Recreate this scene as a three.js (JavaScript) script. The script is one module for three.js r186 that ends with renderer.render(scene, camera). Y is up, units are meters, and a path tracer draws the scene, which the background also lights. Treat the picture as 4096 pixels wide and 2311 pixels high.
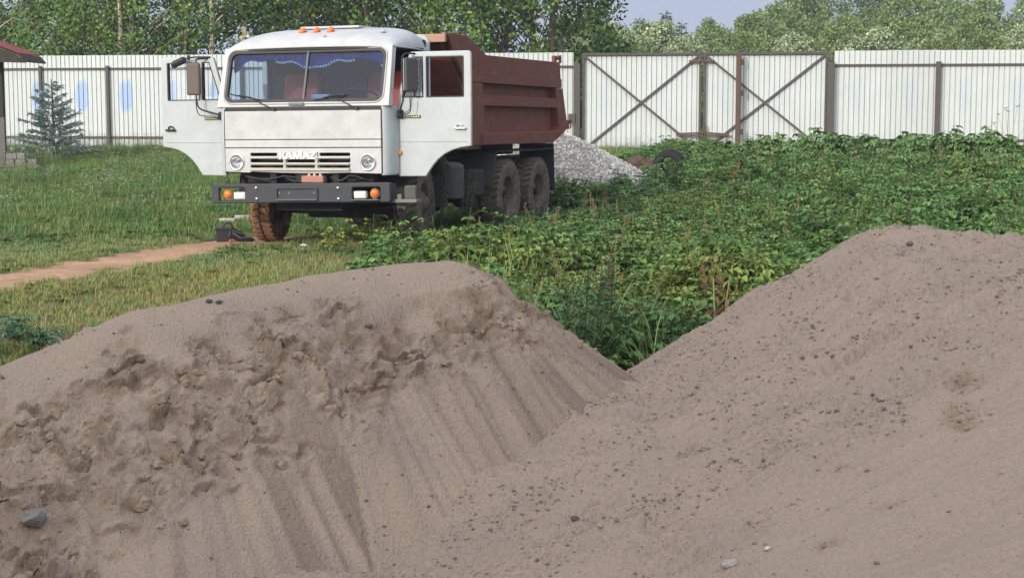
import * as THREE from 'three';
import { ImprovedNoise } from 'three/addons/math/ImprovedNoise.js';
import { RoundedBoxGeometry } from 'three/addons/geometries/RoundedBoxGeometry.js';
import { mergeGeometries, toCreasedNormals } from 'three/addons/utils/BufferGeometryUtils.js';
import { FontLoader } from 'three/addons/loaders/FontLoader.js';
import { TextGeometry } from 'three/addons/geometries/TextGeometry.js';

// ---------------------------------------------------------------- camera, sky, sun, exposure
const scene = new THREE.Scene();
const lerp = (a, b, t) => a + (b - a) * t;
const EYE = 1.75;
const camera = new THREE.PerspectiveCamera(20.16, 1024 / 577, 0.1, 3000);
camera.position.set(0, EYE, 0);
camera.rotation.set(-0.11085, 0, 0);
scene.add(camera);

const renderer = new THREE.WebGLRenderer({ antialias: true });
renderer.setSize(1024, 577);
renderer.toneMapping = THREE.LinearToneMapping;
renderer.toneMappingExposure = 1.15;
renderer.shadowMap.enabled = true;

const SUN_DIR = new THREE.Vector3(-0.467, 0.285, 0.627).normalize();   // low evening sun, behind and to the left of the viewer
{
  const w = 512, h = 256, data = new Float32Array(w * h * 4);
  for (let j = 0; j < h; j++) for (let i = 0; i < w; i++) {
    const th = ((i + 0.5) / w - 0.5) * 2 * Math.PI, ph = ((j + 0.5) / h - 0.5) * Math.PI;
    const y = Math.sin(ph), c = Math.cos(ph), x = c * Math.cos(th), z = c * Math.sin(th);
    const up = Math.max(0, y), cg = x * SUN_DIR.x + y * SUN_DIR.y + z * SUN_DIR.z, wide = Math.pow(0.5 + 0.5 * cg, 2), near = Math.pow(Math.max(0, cg), 8);
    const lum = 0.50 + 0.12 * up + 0.95 * wide + 2.2 * near;              // hazy evening air, brightest on the sun's side
    const r = lum * lerp(0.80, 0.98, wide), g = lum * lerp(0.90, 0.97, wide), b = lum * lerp(1.16, 0.98, wide);
    const k = (j * w + i) * 4;
    data[k] = r; data[k + 1] = g; data[k + 2] = b; data[k + 3] = 1;
  }
  const sky = new THREE.DataTexture(data, w, h, THREE.RGBAFormat, THREE.FloatType);
  sky.mapping = THREE.EquirectangularReflectionMapping; sky.magFilter = THREE.LinearFilter; sky.minFilter = THREE.LinearFilter;
  sky.wrapS = THREE.RepeatWrapping; sky.needsUpdate = true;
  scene.background = sky; scene.environment = sky;
}
const sun = new THREE.DirectionalLight(new THREE.Color().setRGB(1.0, 0.88, 0.72), 2.15);
sun.position.copy(SUN_DIR).multiplyScalar(120).add(new THREE.Vector3(0, 0, -22));
sun.target.position.set(0, 0, -22); sun.castShadow = true; sun.shadow.radius = 2;
sun.shadow.mapSize.set(4096, 4096);
Object.assign(sun.shadow.camera, { left: -70, right: 70, top: 60, bottom: -60, near: 1, far: 400 });
scene.add(sun, sun.target);

// ---------------------------------------------------------------- helpers
const PN = new ImprovedNoise();
const nz = (x, y, z = 0.37) => PN.noise(x, y, z);
const fbm = (x, y, z = 0.37, o = 4) => { let s = 0, a = 0.5, f = 1; for (let i = 0; i < o; i++) { s += a * PN.noise(x * f, y * f, z + i * 7.3); a *= 0.5; f *= 2.03; } return s; };
const clamp = (v, a = 0, b = 1) => Math.min(b, Math.max(a, v));
const ss = (a, b, v) => { const t = clamp((v - a) / (b - a)); return t * t * (3 - 2 * t); };
function rng(seed) { let s = seed >>> 0; return () => { s = (s + 0x6D2B79F5) >>> 0; let t = Math.imul(s ^ (s >>> 15), 1 | s); t = (t + Math.imul(t ^ (t >>> 7), 61 | t)) ^ t; return ((t ^ (t >>> 14)) >>> 0) / 4294967296; }; }
const V = (x, y, z) => new THREE.Vector3(x, y, z);
const lin = (r, g, b) => new THREE.Color().setRGB(r, g, b);
function mat(c, o = {}) { const m = new THREE.MeshPhysicalMaterial({ roughness: 0.8, metalness: 0, side: THREE.DoubleSide, ...o }); m.color.copy(Array.isArray(c) ? lin(...c) : new THREE.Color(c)); return m; }

const taken = new Map();
function numbered(name) { const n = taken.get(name) || 0; taken.set(name, n + 1); return n ? `${name}_${String(n).padStart(3, '0')}` : name; }
function tag(o, label, category, group, kind) { if (label) o.userData.label = label; if (category) o.userData.category = category; if (group) o.userData.group = group; if (kind) o.userData.kind = kind; return o; }
function thing(name, label, category, group) { const o = new THREE.Group(); o.name = numbered(name); tag(o, label, category, group); scene.add(o); return o; }
function part(name, geo, m, parent) { const o = new THREE.Mesh(geo, m); o.name = name; o.castShadow = o.receiveShadow = true; (parent || scene).add(o); return o; }
function solo(name, geo, m, label, category, group, kind) { const o = part(numbered(name), geo, m); return tag(o, label, category, group, kind); }

// one geometry out of several, all with position / normal / uv (and colour when asked)
function merge(list) {
  const gs = list.map((g) => { const n = g.index ? g.toNonIndexed() : g.clone(); for (const k of Object.keys(n.attributes)) if (!['position', 'normal', 'uv'].includes(k)) n.deleteAttribute(k); if (!n.attributes.uv) n.setAttribute('uv', new THREE.BufferAttribute(new Float32Array(n.attributes.position.count * 2), 2)); if (!n.attributes.normal) n.computeVertexNormals(); return n; });
  return mergeGeometries(gs);
}
const mv = (g, x = 0, y = 0, z = 0, rx = 0, ry = 0, rz = 0) => { if (rx) g.rotateX(rx); if (ry) g.rotateY(ry); if (rz) g.rotateZ(rz); return g.translate(x, y, z); };
const box = (w, h, d, x = 0, y = 0, z = 0, r = 0.006) => new RoundedBoxGeometry(w, h, d, 1, Math.min(r, w / 2.05, h / 2.05, d / 2.05)).translate(x, y, z);
const cyl = (r0, r1, h, n = 16, x = 0, y = 0, z = 0) => new THREE.CylinderGeometry(r0, r1, h, n).translate(x, y, z);
function bar(a, b, r, n = 8) { const d = V().subVectors(b, a), g = new THREE.CylinderGeometry(r, r, d.length(), n); g.applyQuaternion(new THREE.Quaternion().setFromUnitVectors(V(0, 1, 0), d.clone().normalize())); return g.translate((a.x + b.x) / 2, (a.y + b.y) / 2, (a.z + b.z) / 2); }
function tube(pts, r, seg = 24, n = 7) { return new THREE.TubeGeometry(new THREE.CatmullRomCurve3(pts.map((p) => p.isVector3 ? p : V(...p)), false, 'centripetal'), seg, r, n); }
function plate(pts, depth, bevel = 0, holes = []) { // outline in x / y, extruded along z, centred on z = 0
  const s = new THREE.Shape(pts.map((p) => new THREE.Vector2(p[0], p[1]))); for (const h of holes) s.holes.push(new THREE.Path(h.map((p) => new THREE.Vector2(p[0], p[1]))));
  const g = new THREE.ExtrudeGeometry(s, { depth: depth - 2 * bevel, bevelEnabled: bevel > 0, bevelThickness: bevel, bevelSize: bevel, bevelOffset: -bevel, bevelSegments: 2, curveSegments: 8 });
  return g.translate(0, 0, -depth / 2 + bevel);
}
const rrect = (x0, y0, x1, y1, r, n = 5) => { const o = []; for (const [cx, cy, a] of [[x1 - r, y1 - r, 0], [x0 + r, y1 - r, 1], [x0 + r, y0 + r, 2], [x1 - r, y0 + r, 3]]) for (let i = 0; i <= n; i++) { const t = (a + i / n) * Math.PI / 2; o.push([cx + r * Math.cos(t), cy + r * Math.sin(t)]); } return o; };

// loose triangles with a colour of their own: leaves, blades, needles
class Leaves {
  constructor() { this.p = []; this.c = []; this.n = []; }
  tri(a, b, c, col, nn) { for (const v of [a, b, c]) { this.p.push(v.x, v.y, v.z); this.c.push(col[0], col[1], col[2]); } if (nn) for (let i = 0; i < 3; i++) this.n.push(nn.x, nn.y, nn.z); }
  // ovate leaf from o along d (unit), across s (unit), length l, width w, folded up by f, tip drooping by k
  leaf(o, d, s, l, w, col, f = 0.25, k = 0.15) {
    const u = V().crossVectors(s, d).normalize();
    const P = (a, b, e) => o.clone().addScaledVector(d, a * l).addScaledVector(s, b * w).addScaledVector(u, e * w - k * l * a * a);
    const q0 = P(0, 0, 0), l1 = P(0.32, -0.5, f), r1 = P(0.32, 0.5, f), m1 = P(0.35, 0, 0), l2 = P(0.7, -0.36, f * 0.7), r2 = P(0.7, 0.36, f * 0.7), t = P(1, 0, 0);
    const c2 = [col[0] * 0.9, col[1] * 0.93, col[2] * 0.9];
    this.tri(q0, m1, l1, col); this.tri(q0, r1, m1, c2); this.tri(l1, m1, l2, col); this.tri(m1, r1, r2, c2); this.tri(m1, t, l2, col); this.tri(m1, r2, t, c2);
  }
  quad(o, d, s, l, w, col) { const a = o, b = o.clone().addScaledVector(d, l * 0.5).addScaledVector(s, w * 0.5), c = o.clone().addScaledVector(d, l), e = o.clone().addScaledVector(d, l * 0.5).addScaledVector(s, -w * 0.5); this.tri(a, b, c, col); this.tri(a, c, e, col); }
  blade(o, dir, l, w, bend, col, n = 3) { // grass blade rising from o, bending over towards dir (horizontal unit)
    const s = V(-dir.z, 0, dir.x); let prev = null;
    for (let i = 0; i <= n; i++) {
      const t = i / n, ww = w * (1 - t * t) * 0.5, a = bend * t;
      const c = o.clone().addScaledVector(dir, l * t * Math.sin(a)).add(V(0, l * t * Math.cos(a), 0));
      const L = c.clone().addScaledVector(s, -ww), R = c.clone().addScaledVector(s, ww);
      if (prev) { this.tri(prev[0], prev[1], L, col); if (i < n) this.tri(prev[1], R, L, col); }
      prev = [L, R];
    }
  }
  stem(a, b, r, col) { const d = V().subVectors(b, a).normalize(), s = V().crossVectors(d, Math.abs(d.y) > 0.9 ? V(1, 0, 0) : V(0, 1, 0)).normalize(), t = V().crossVectors(d, s); const ring = (p, q) => [0, 1, 2].map((i) => { const g = i * 2.0944; return p.clone().addScaledVector(s, Math.cos(g) * q).addScaledVector(t, Math.sin(g) * q); }); const A = ring(a, r), B = ring(b, r * 0.7); for (let i = 0; i < 3; i++) { const j = (i + 1) % 3; this.tri(A[i], A[j], B[i], col); this.tri(A[j], B[j], B[i], col); } }
  geo() { const g = new THREE.BufferGeometry(); g.setAttribute('position', new THREE.Float32BufferAttribute(this.p, 3)); g.setAttribute('color', new THREE.Float32BufferAttribute(this.c, 3)); g.setAttribute('uv', new THREE.Float32BufferAttribute(new Float32Array(this.p.length / 3 * 2), 2)); g.computeVertexNormals(); return g; }
}
const rdir = (r) => { const a = r() * 6.2832; return V(Math.cos(a), 0, Math.sin(a)); };
const rsph = (r) => { const a = r() * 6.2832, y = r() * 2 - 1, c = Math.sqrt(1 - y * y); return V(c * Math.cos(a), y, c * Math.sin(a)); };
function perp(d, r) { const s = V().crossVectors(d, rsph(r)); return s.lengthSq() < 1e-6 ? V(1, 0, 0) : s.normalize(); }
function stuff(name, geo, m, spots, label, category) { // spots: [x, y, z, turn, scale, scaleY, colour, tilt]
  const o = new THREE.InstancedMesh(geo, m, spots.length), M = new THREE.Matrix4(), Q = new THREE.Quaternion(), E = new THREE.Euler();
  spots.forEach((s, i) => { E.set(s[7] || 0, s[3], s[8] || 0); M.compose(V(s[0], s[1], s[2]), Q.setFromEuler(E), V(s[4], s[4] * (s[5] || 1), s[4])); o.setMatrixAt(i, M); if (s[6]) o.setColorAt(i, lin(...s[6])); });
  o.name = numbered(name); o.castShadow = o.receiveShadow = true; scene.add(o); return tag(o, label, category, null, 'stuff');
}
function tex(w, h, fn, rx = 1, ry = 1, srgb = true) { // fn(u, v) -> [r, g, b] in 0..1 (sRGB when srgb)
  const d = new Uint8Array(w * h * 4);
  for (let j = 0; j < h; j++) for (let i = 0; i < w; i++) { const c = fn((i + 0.5) / w, (j + 0.5) / h, i, j), k = (j * w + i) * 4; d[k] = clamp(c[0]) * 255; d[k + 1] = clamp(c[1]) * 255; d[k + 2] = clamp(c[2]) * 255; d[k + 3] = 255; }
  const t = new THREE.DataTexture(d, w, h); t.magFilter = THREE.LinearFilter; t.minFilter = THREE.LinearMipmapLinearFilter; t.generateMipmaps = true; t.wrapS = t.wrapT = THREE.RepeatWrapping; t.repeat.set(rx, ry); if (srgb) t.colorSpace = THREE.SRGBColorSpace; t.needsUpdate = true; return t;
}
const leafMat = (o = {}) => mat([1, 1, 1], { vertexColors: true, roughness: 0.75, specularIntensity: 0.25, ...o });

// ---------------------------------------------------------------- the truck's place (its own axes: x to its left, y up, z forward)
const TRUCK = new THREE.Object3D(); TRUCK.position.set(-2.554, 0.065, -19.472); TRUCK.rotation.set(-0.0126, -0.3456, 0.007, 'ZXY'); TRUCK.updateMatrixWorld();
const TRUCK_INV = TRUCK.matrixWorld.clone().invert();

// ---------------------------------------------------------------- ground
function ground(x, z) {
  const d = -z; let g = 0.77 * ss(20, 38, d);
  const rough = 0.06 * nz(x * 0.35, z * 0.35) + 0.02 * nz(x * 1.3, z * 1.3, 4.2);
  g += rough * (1 - ss(33, 36, d)) * ss(8, 11, d);
  const p = V(x, g, z).applyMatrix4(TRUCK_INV);                       // the truck stands on level trodden earth
  const out = Math.max(Math.abs(p.x) - 1.3, p.z + 0.3 > 0 ? p.z + 0.3 : -6.2 - p.z, 0);
  const q = V(p.x, 0, p.z).applyMatrix4(TRUCK.matrixWorld).y;
  return lerp(q - 0.004, g, ss(0.1, 1.6, out));
}
// wheel track of bare earth running up to the front wheel, a fainter one beside it
const trackAt = (x, z) => { const t = (x + 3.55) * 0.94 - (-1) * (z + 20.75) * 0.34; return t; };    // metres across, 0 on the bare track
function bare(x, z) {
  const a = trackAt(x, z) + 0.25 * nz(z * 0.5, 3.1) + 0.1 * nz(x * 2.2, z * 2.2), d = -z;
  const along = ss(22.6, 21.2, d);
  const m = ss(0.75, 0.35, Math.abs(a) + 0.55 * fbm(x * 2.3, z * 2.3, 1.7, 3) + 0.35 * fbm(x * 7, z * 7, 4.7, 3)) * along;
  const b = 0.35 * ss(0.9, 0.2, Math.abs(a - 2.0) + 0.8 * fbm(x * 1.5, z * 1.5, 8.7, 3)) * along;
  return clamp(Math.max(m, b));
}
{
  const ax = [], az = [];
  for (let v = -20; v <= 20.01; v += 0.2) ax.push(v); for (let v = -44; v <= 6.01; v += 0.2) az.push(v);
  for (const s of [22, 26, 32, 42, 60, 90, 150, 300, 700]) { ax.push(s); ax.unshift(-s); }
  for (const s of [10, 20, 60, 200]) az.push(s); for (const s of [47, 52, 60, 75, 100, 140, 200, 320, 600, 1200]) az.unshift(-s);
  const pos = [], uv = [], idx = [];
  for (const z of az) for (const x of ax) { pos.push(x, ground(x, z), z); uv.push((x + 14) / 28, (z + 42) / 36); }
  const n = ax.length; for (let j = 0; j < az.length - 1; j++) for (let i = 0; i < n - 1; i++) { const a = j * n + i; idx.push(a, a + n, a + 1, a + 1, a + n, a + n + 1); }
  const g = new THREE.BufferGeometry(); g.setAttribute('position', new THREE.Float32BufferAttribute(pos, 3)); g.setAttribute('uv', new THREE.Float32BufferAttribute(uv, 2)); g.setIndex(idx); g.computeVertexNormals();
  const t = tex(1120, 1440, (u, v) => {
    const x = u * 28 - 14, z = v * 36 - 42, f = fbm(x * 1.1, z * 1.1, 2.2, 4), e = nz(x * 14, z * 14, 5.5), k = nz(x * 31, z * 31, 9.5), b = bare(x, z);
    let c = [0.33 + 0.10 * f + 0.05 * e + 0.04 * k, 0.35 + 0.06 * f + 0.05 * e + 0.04 * k, 0.20 + 0.04 * f + 0.03 * e];
    const s = 1 + 0.10 * e + 0.10 * k + 0.25 * f, q = [0.665 * s, 0.54 * s, 0.44 * s];
    return [0, 1, 2].map((i) => lerp(c[i], q[i], b));
  });
  t.wrapS = t.wrapT = THREE.ClampToEdgeWrapping;
  const o = part('ground', g, mat([1, 1, 1], { map: t, roughness: 0.98, specularIntensity: 0.1 })); o.userData.kind = 'structure';
}

// ---------------------------------------------------------------- two heaps of sand
function heap(ridge, slope, r) { // crest polyline [x, z, height]; returns height, distance from the crest, and a coordinate that runs along the contours
  return (x, z) => {
    let best = -9, dist = 9, cc = 0, run = 0, ux = 0, uz = 0;
    for (let i = 0; i < ridge.length - 1; i++) {
      const [ax, az, ah] = ridge[i], [bx, bz, bh] = ridge[i + 1], dx = bx - ax, dz = bz - az, L = Math.hypot(dx, dz);
      const t = clamp(((x - ax) * dx + (z - az) * dz) / (L * L)), qx = x - ax - dx * t, qz = z - az - dz * t, d = Math.hypot(qx, qz);
      const h = lerp(ah, bh, t) - slope * (Math.sqrt(d * d + r * r) - r);
      if (h > best) { best = h; dist = d; ux = qx / (d + 1e-4); uz = qz / (d + 1e-4); cc = run + L * t + 0.75 * Math.atan2(qx, qz); }
      run += L;
    }
    return [best, dist, cc, ux, uz];
  };
}
const leftHeap = heap([[-3.2, -6.0, 0.42], [-2.07, -6.5, 0.70], [-1.56, -6.95, 0.89], [-0.89, -7.4, 0.99], [-0.33, -7.72, 1.03]], 0.72, 0.20);
const rightHeap = heap([[1.95, -8.08, 1.16], [2.45, -7.75, 1.14], [3.0, -6.9, 1.2], [3.3, -5.4, 1.25], [3.4, -3.6, 1.1]], 0.66, 0.22);
const billow = (x, y, z, o) => { let s = 0, a = 1, f = 1; for (let i = 0; i < o; i++) { s += a * Math.abs(PN.noise(x * f, y * f, z + i * 5.1)); a *= 0.5; f *= 2.1; } return s; };
function clodMask(x, z, d, x0) { // damp sand that broke into clods: under the crest, all the way down on the left
  const lo = lerp(0.22, 0.30, ss(-2.2, -0.6, x0)), hi = lerp(1.45, 0.84, ss(-2.0, -0.9, x0)) - 0.26 * ss(-0.7, 0.3, x0);
  const n = 0.30 * fbm(x * 2.3, z * 2.3, 3.3, 3);
  const e = 0.16 * nz(x * 7, z * 7, 13.1) + 0.08 * nz(x * 17, z * 17, 3.1);
  return ss(lo - 0.10, lo + 0.14, d + n + e) * ss(hi + 0.22, hi - 0.16, d + n + e) * ss(-0.26, 0.14, fbm(x * 2.4, z * 2.4, 6.1, 3) + 0.13 + e);
}
function leftSand(x, z) {
  const [h, d, c, ux, uz] = leftHeap(x, z); if (h < -0.15) return [h, 0, 0, 0, 0];
  const m = clodMask(x, z, d, x), wx = x + 0.05 * nz(x * 7, z * 7), wz = z + 0.05 * nz(x * 7, z * 7, 8.8);
  const saw = (v, k) => { const f = v - Math.floor(v); return (f < k ? f / k : (1 - f) / (1 - k)) - 0.5; };
  const l1 = saw(d * 6.6 + 1.8 * nz(wx * 4.2, wz * 4.2, 2.9) + 0.9 * nz(wx * 12, wz * 12, 1.2), 0.8), l2 = saw(d * 17 + 2.4 * nz(wx * 8, wz * 8, 4.9) + 1.0 * nz(wx * 24, wz * 24, 6.2), 0.78);
  const big = clamp(0.5 + 1.6 * nz(wx * 4.5, wz * 4.5, 9.9)), fin = clamp(0.5 + 1.5 * nz(wx * 10, wz * 10, 3.9));
  const clod = 0.055 * (0.42 - billow(wx * 9, wz * 9, 1.3, 3)) + 0.034 * l1 * big + 0.016 * l2 * fin + 0.026 * (0.4 - billow(wx * 27, wz * 27, 4.3, 2)), over = m * (0.040 * l1 * big + 0.018 * l2 * fin);
  const run = ss(0.35, 0.8, d) * (1 - m);
  const streak = 0.026 * nz(c * 6.5, d * 0.5, 2.2) + 0.026 * nz(c * 14, d * 0.6, 7.2) + 0.022 * nz(c * 31, d * 0.8, 3.9);
  const soft = 0.018 * fbm(x * 3, z * 3, 9.1, 3) + 0.0025 * nz(x * 45, z * 45, 2.2);
  const shelf = 0.05 * ss(0.02, 0.10, d - 0.28 + 0.1 * nz(x * 3, z * 3, 5.5)) * ss(-1.0, -0.5, x);
  return [h + soft - shelf + m * clod + run * streak, m, streak * run, ux * over, uz * over, l1 * big];
}
function rightSand(x, z) {
  let [h, d, c] = rightHeap(x, z);
  const ap = 0.0 + 0.36 * ((x + 0.49) * 0.558 - (z + 5.9) * 0.83) + 0.23 * ((x + 0.49) * 0.83 + (z + 5.9) * 0.558);   // gentle apron at its foot
  const top = Math.min(1.1, 0.47 + 0.60 * Math.max(0, x - 0.6)) - 0.30 * Math.max(0, -z - 7.6) - 0.25 * Math.max(0, -z - 8.4), am = Math.min(ap, top) - 0.04 * ss(0.25, 0, Math.abs(ap - top));
  const k = 0.16, fl = Math.max(lerp(0.03, -0.12, ss(-7.0, -7.6, z)), am) + 0.02 * nz(x * 1.2, z * 1.2, 1.1), t = clamp(0.5 + 0.5 * (h - fl) / k);
  h = lerp(fl, h, t) + k * t * (1 - t) * 0.5;
  const crumb = 0.85 * ss(-5.5, -6.3, z) * ss(-0.5, 0.05, fbm(x * 3.1, z * 3.1, 14.4, 3)) + (1 - 0.85 * ss(-5.5, -6.3, z)) * ss(-0.15, 0.25, fbm(x * 1.3, z * 1.3, 4.4, 3) + 0.30 * ss(2.6, 1.2, x) - 0.35 * ss(-6.2, -5.1, z) * ss(0.6, 1.5, x));
  const tw = 0.022 * fbm(x * 2.5 + z, z * 5, 2.1, 3) + 0.014 * nz(c * 5, d * 1.5, 3.3) * crumb + 0.036 * nz(c * 9, d * 3.0, 5.7) * crumb + 0.014 * nz(c * 20, d * 7, 2.7) * crumb;
  const streak = ss(0.9, 1.4, d) * ss(-6.3, -5.4, z) * (0.026 * nz(c * 7, d * 0.6, 6.1) + 0.012 * nz(c * 19, d * 0.8, 1.1)) * ss(0.4, 1.3, x);
  const pit = (px, pz, a, b) => { const q = Math.hypot((x - px) / a, (z - pz) / b); return ss(1, 0.3, q + 0.5 * nz(x * 12, z * 12, 3.2)); };
  const dm = Math.max(pit(1.51, -5.42, 0.09, 0.16), pit(1.6, -5.68, 0.08, 0.13), pit(0.98, -4.92, 0.06, 0.05), pit(1.2, -5.03, 0.07, 0.035), pit(1.12, -5.4, 0.06, 0.03));
  const rough = crumb * (0.036 * (0.4 - billow(x * 18, z * 18, 1.9, 3)) + 0.009 * nz(x * 50, z * 50, 2.2)) + 0.002 * nz(x * 50, z * 50, 8.2);
  return [h + tw + streak + rough + dm * (0.05 * (0.3 - billow(x * 13, z * 13, 1.3, 3)) - 0.004), dm, crumb];
}
const sandGrain = tex(1024, 1024, (u, v, i, j) => {
  const a = nz(u * 96, v * 96, 1.1), b = nz(u * 256, v * 256, 6.6), q = Math.imul(i * 73856093 ^ j * 19349663, 2654435761) >>> 0, r = (q % 1000) / 1000;
  let s = 0.88 + 0.07 * a + 0.10 * b + 0.07 * (r - 0.5); if (r > 0.990) s *= 0.62; if (r < 0.004) s *= 1.12;
  return [s, s * 0.993, s * 0.985];
}, 1, 1, false);
const sandBump = tex(512, 512, (u, v) => { const s = 0.5 + 0.3 * nz(u * 64, v * 64, 1.1) + 0.3 * nz(u * 128, v * 128, 4.4); return [s, s, s]; }, 1.3, 1.3, false);
const sandMat = mat([1, 1, 1], { vertexColors: true, map: sandGrain, bumpMap: sandBump, bumpScale: 0.010, roughness: 1, specularIntensity: 0.05 });
function sandMesh(name, fn, x0, x1, z0, z1, step, colour, label) {
  const nx = Math.round((x1 - x0) / step), nzz = Math.round((z1 - z0) / step), pos = [], col = [], uv = [], idx = [], hs = new Float32Array((nx + 1) * (nzz + 1));
  for (let j = 0; j <= nzz; j++) for (let i = 0; i <= nx; i++) { const x = x0 + i * step, z = z0 + j * step, s = fn(x, z); hs[j * (nx + 1) + i] = s[0]; pos.push(x + (s[3] || 0), s[0], z + (s[4] || 0)); uv.push(x, z); col.push(...colour(x, z, s)); }
  for (let j = 0; j < nzz; j++) for (let i = 0; i < nx; i++) { const a = j * (nx + 1) + i, b = a + 1, c = a + nx + 1, d = c + 1; if (Math.max(hs[a], hs[b], hs[c], hs[d]) < -0.06) continue; idx.push(a, c, b, b, c, d); }
  const g = new THREE.BufferGeometry(); g.setAttribute('position', new THREE.Float32BufferAttribute(pos, 3)); g.setAttribute('color', new THREE.Float32BufferAttribute(col, 3)); g.setAttribute('uv', new THREE.Float32BufferAttribute(uv, 2)); g.setIndex(idx); g.computeVertexNormals();
  return solo(name, g, sandMat, label, 'sand heap', 'sand heaps in the foreground');
}
const DRY = [0.425, 0.330, 0.250], DAMP = [0.260, 0.187, 0.127], GREY = [0.378, 0.297, 0.240];
const mixc = (a, b, t) => [0, 1, 2].map((i) => lerp(a[i], b[i], t));
sandMesh('sand_heap', leftSand, -3.3, 1.3, -9.3, -4.4, 0.0115, (x, z, s) => {
  let c = mixc(DRY, GREY, ss(-0.15, 0.3, fbm(x * 2.2, z * 2.2, 5.2, 3)));
  c = mixc(c, DAMP, clamp(0.80 * s[1] * ss(-0.22, 0.30, fbm(x * 9, z * 9, 2.7, 3) + 0.05)));
  const h = leftHeap(x, z), fl = ss(0.45, 0.75, h[1]) * ss(-0.9, -0.1, x) * (1 - s[1]) * clamp(0.55 + 1.1 * nz(h[2] * 5, h[1] * 0.4, 8.8));   // damp streaks, and the flank shaded darker in colour to bring out the crease
  const fl2 = ss(0.4, 0.7, h[1]) * (1 - s[1]);
  c = mixc(c, [0.315, 0.240, 0.186], 0.75 * fl);
  return mixc(c, [0.275, 0.207, 0.16], 0.8 * fl2 * ss(0.05, 0.35, nz(h[2] * 13, h[1] * 0.5, 41.3)));
}, 'heap of beige sand with a crumbly damp scarp under its flat crest');
sandMesh('sand_heap', rightSand, -1.6, 4.4, -10.2, -3.6, 0.0135, (x, z, s) => mixc(mixc(DRY, GREY, 0.35 + 0.65 * s[2] * ss(-0.3, 0.3, fbm(x * 3, z * 3, 1.4, 3))), DAMP, s[1] * 0.6 * ss(-0.3, 0.2, fbm(x * 12, z * 12, 3.4, 3))), 'tall heap of beige sand strewn with crumbs, its peak near the frame edge');

// crumbs and clods lying on the sand: far too many to count
const clodGeo = (seed, k) => { const r = rng(seed), g = new THREE.IcosahedronGeometry(1, 1), p = g.attributes.position; for (let i = 0; i < p.count; i++) { const x = p.getX(i), y = p.getY(i), z = p.getZ(i), f = 1 + k * nz(x * 1.7 + seed, y * 1.7, z * 1.7) + 0.5 * k * nz(x * 4, y * 4 + seed, z * 4); p.setXYZ(i, x * f, y * f * 0.72, z * f); } g.computeVertexNormals(); return g; };
const crumbM = mat([1, 1, 1], { roughness: 1, specularIntensity: 0.05 });
{
  const r = rng(41), a = [], b = [], c = [];
  for (let i = 0; i < 60000; i++) { const x = lerp(-2.9, 1.0, r()), z = lerp(-8.4, -5.0, r()), s = leftSand(x, z); if (s[0] < 0 || s[0] < rightSand(x, z)[0]) continue; if (r() < s[1] * s[1] * 0.07) a.push([x, s[0] + 0.002, z, r() * 6.28, 0.004 + 0.020 * Math.pow(r(), 4), 0.9, mixc(DAMP, DRY, 0.1 + 0.4 * r()), r() * 0.8, r() * 0.8]); else if (r() < 0.012) b.push([x, s[0] + 0.001, z, r() * 6.28, 0.003 + 0.008 * r() * r(), 0.9, mixc([0.17, 0.13, 0.11], DAMP, r())]); }
  for (let i = 0; i < 110000; i++) { const x = lerp(-0.6, 2.9, r()), z = lerp(-8.6, -4.6, r()), s = rightSand(x, z); if (s[0] < leftSand(x, z)[0] || s[0] < 0.0) continue; if (r() < 0.012 + 0.30 * s[2] * ss(-0.25, 0.25, fbm(x * 2.5, z * 2.5, 7.7, 3)) + s[1] * 0.3) b.push([x, s[0], z, r() * 6.28, 0.0025 + 0.0075 * Math.pow(r(), 4), 0.85, s[1] > 0.3 ? mixc(DAMP, DRY, r() * 0.5) : mixc([0.20, 0.155, 0.13], [0.40, 0.32, 0.25], r())]); }
  stuff('sand_clods', clodGeo(3, 0.55), crumbM, a, 'crumbling clods of damp sand on the left heap', 'clods'); stuff('sand_crumbs', clodGeo(5, 0.5), crumbM, b, 'small dark crumbs scattered over the sand', 'crumbs');
}

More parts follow.
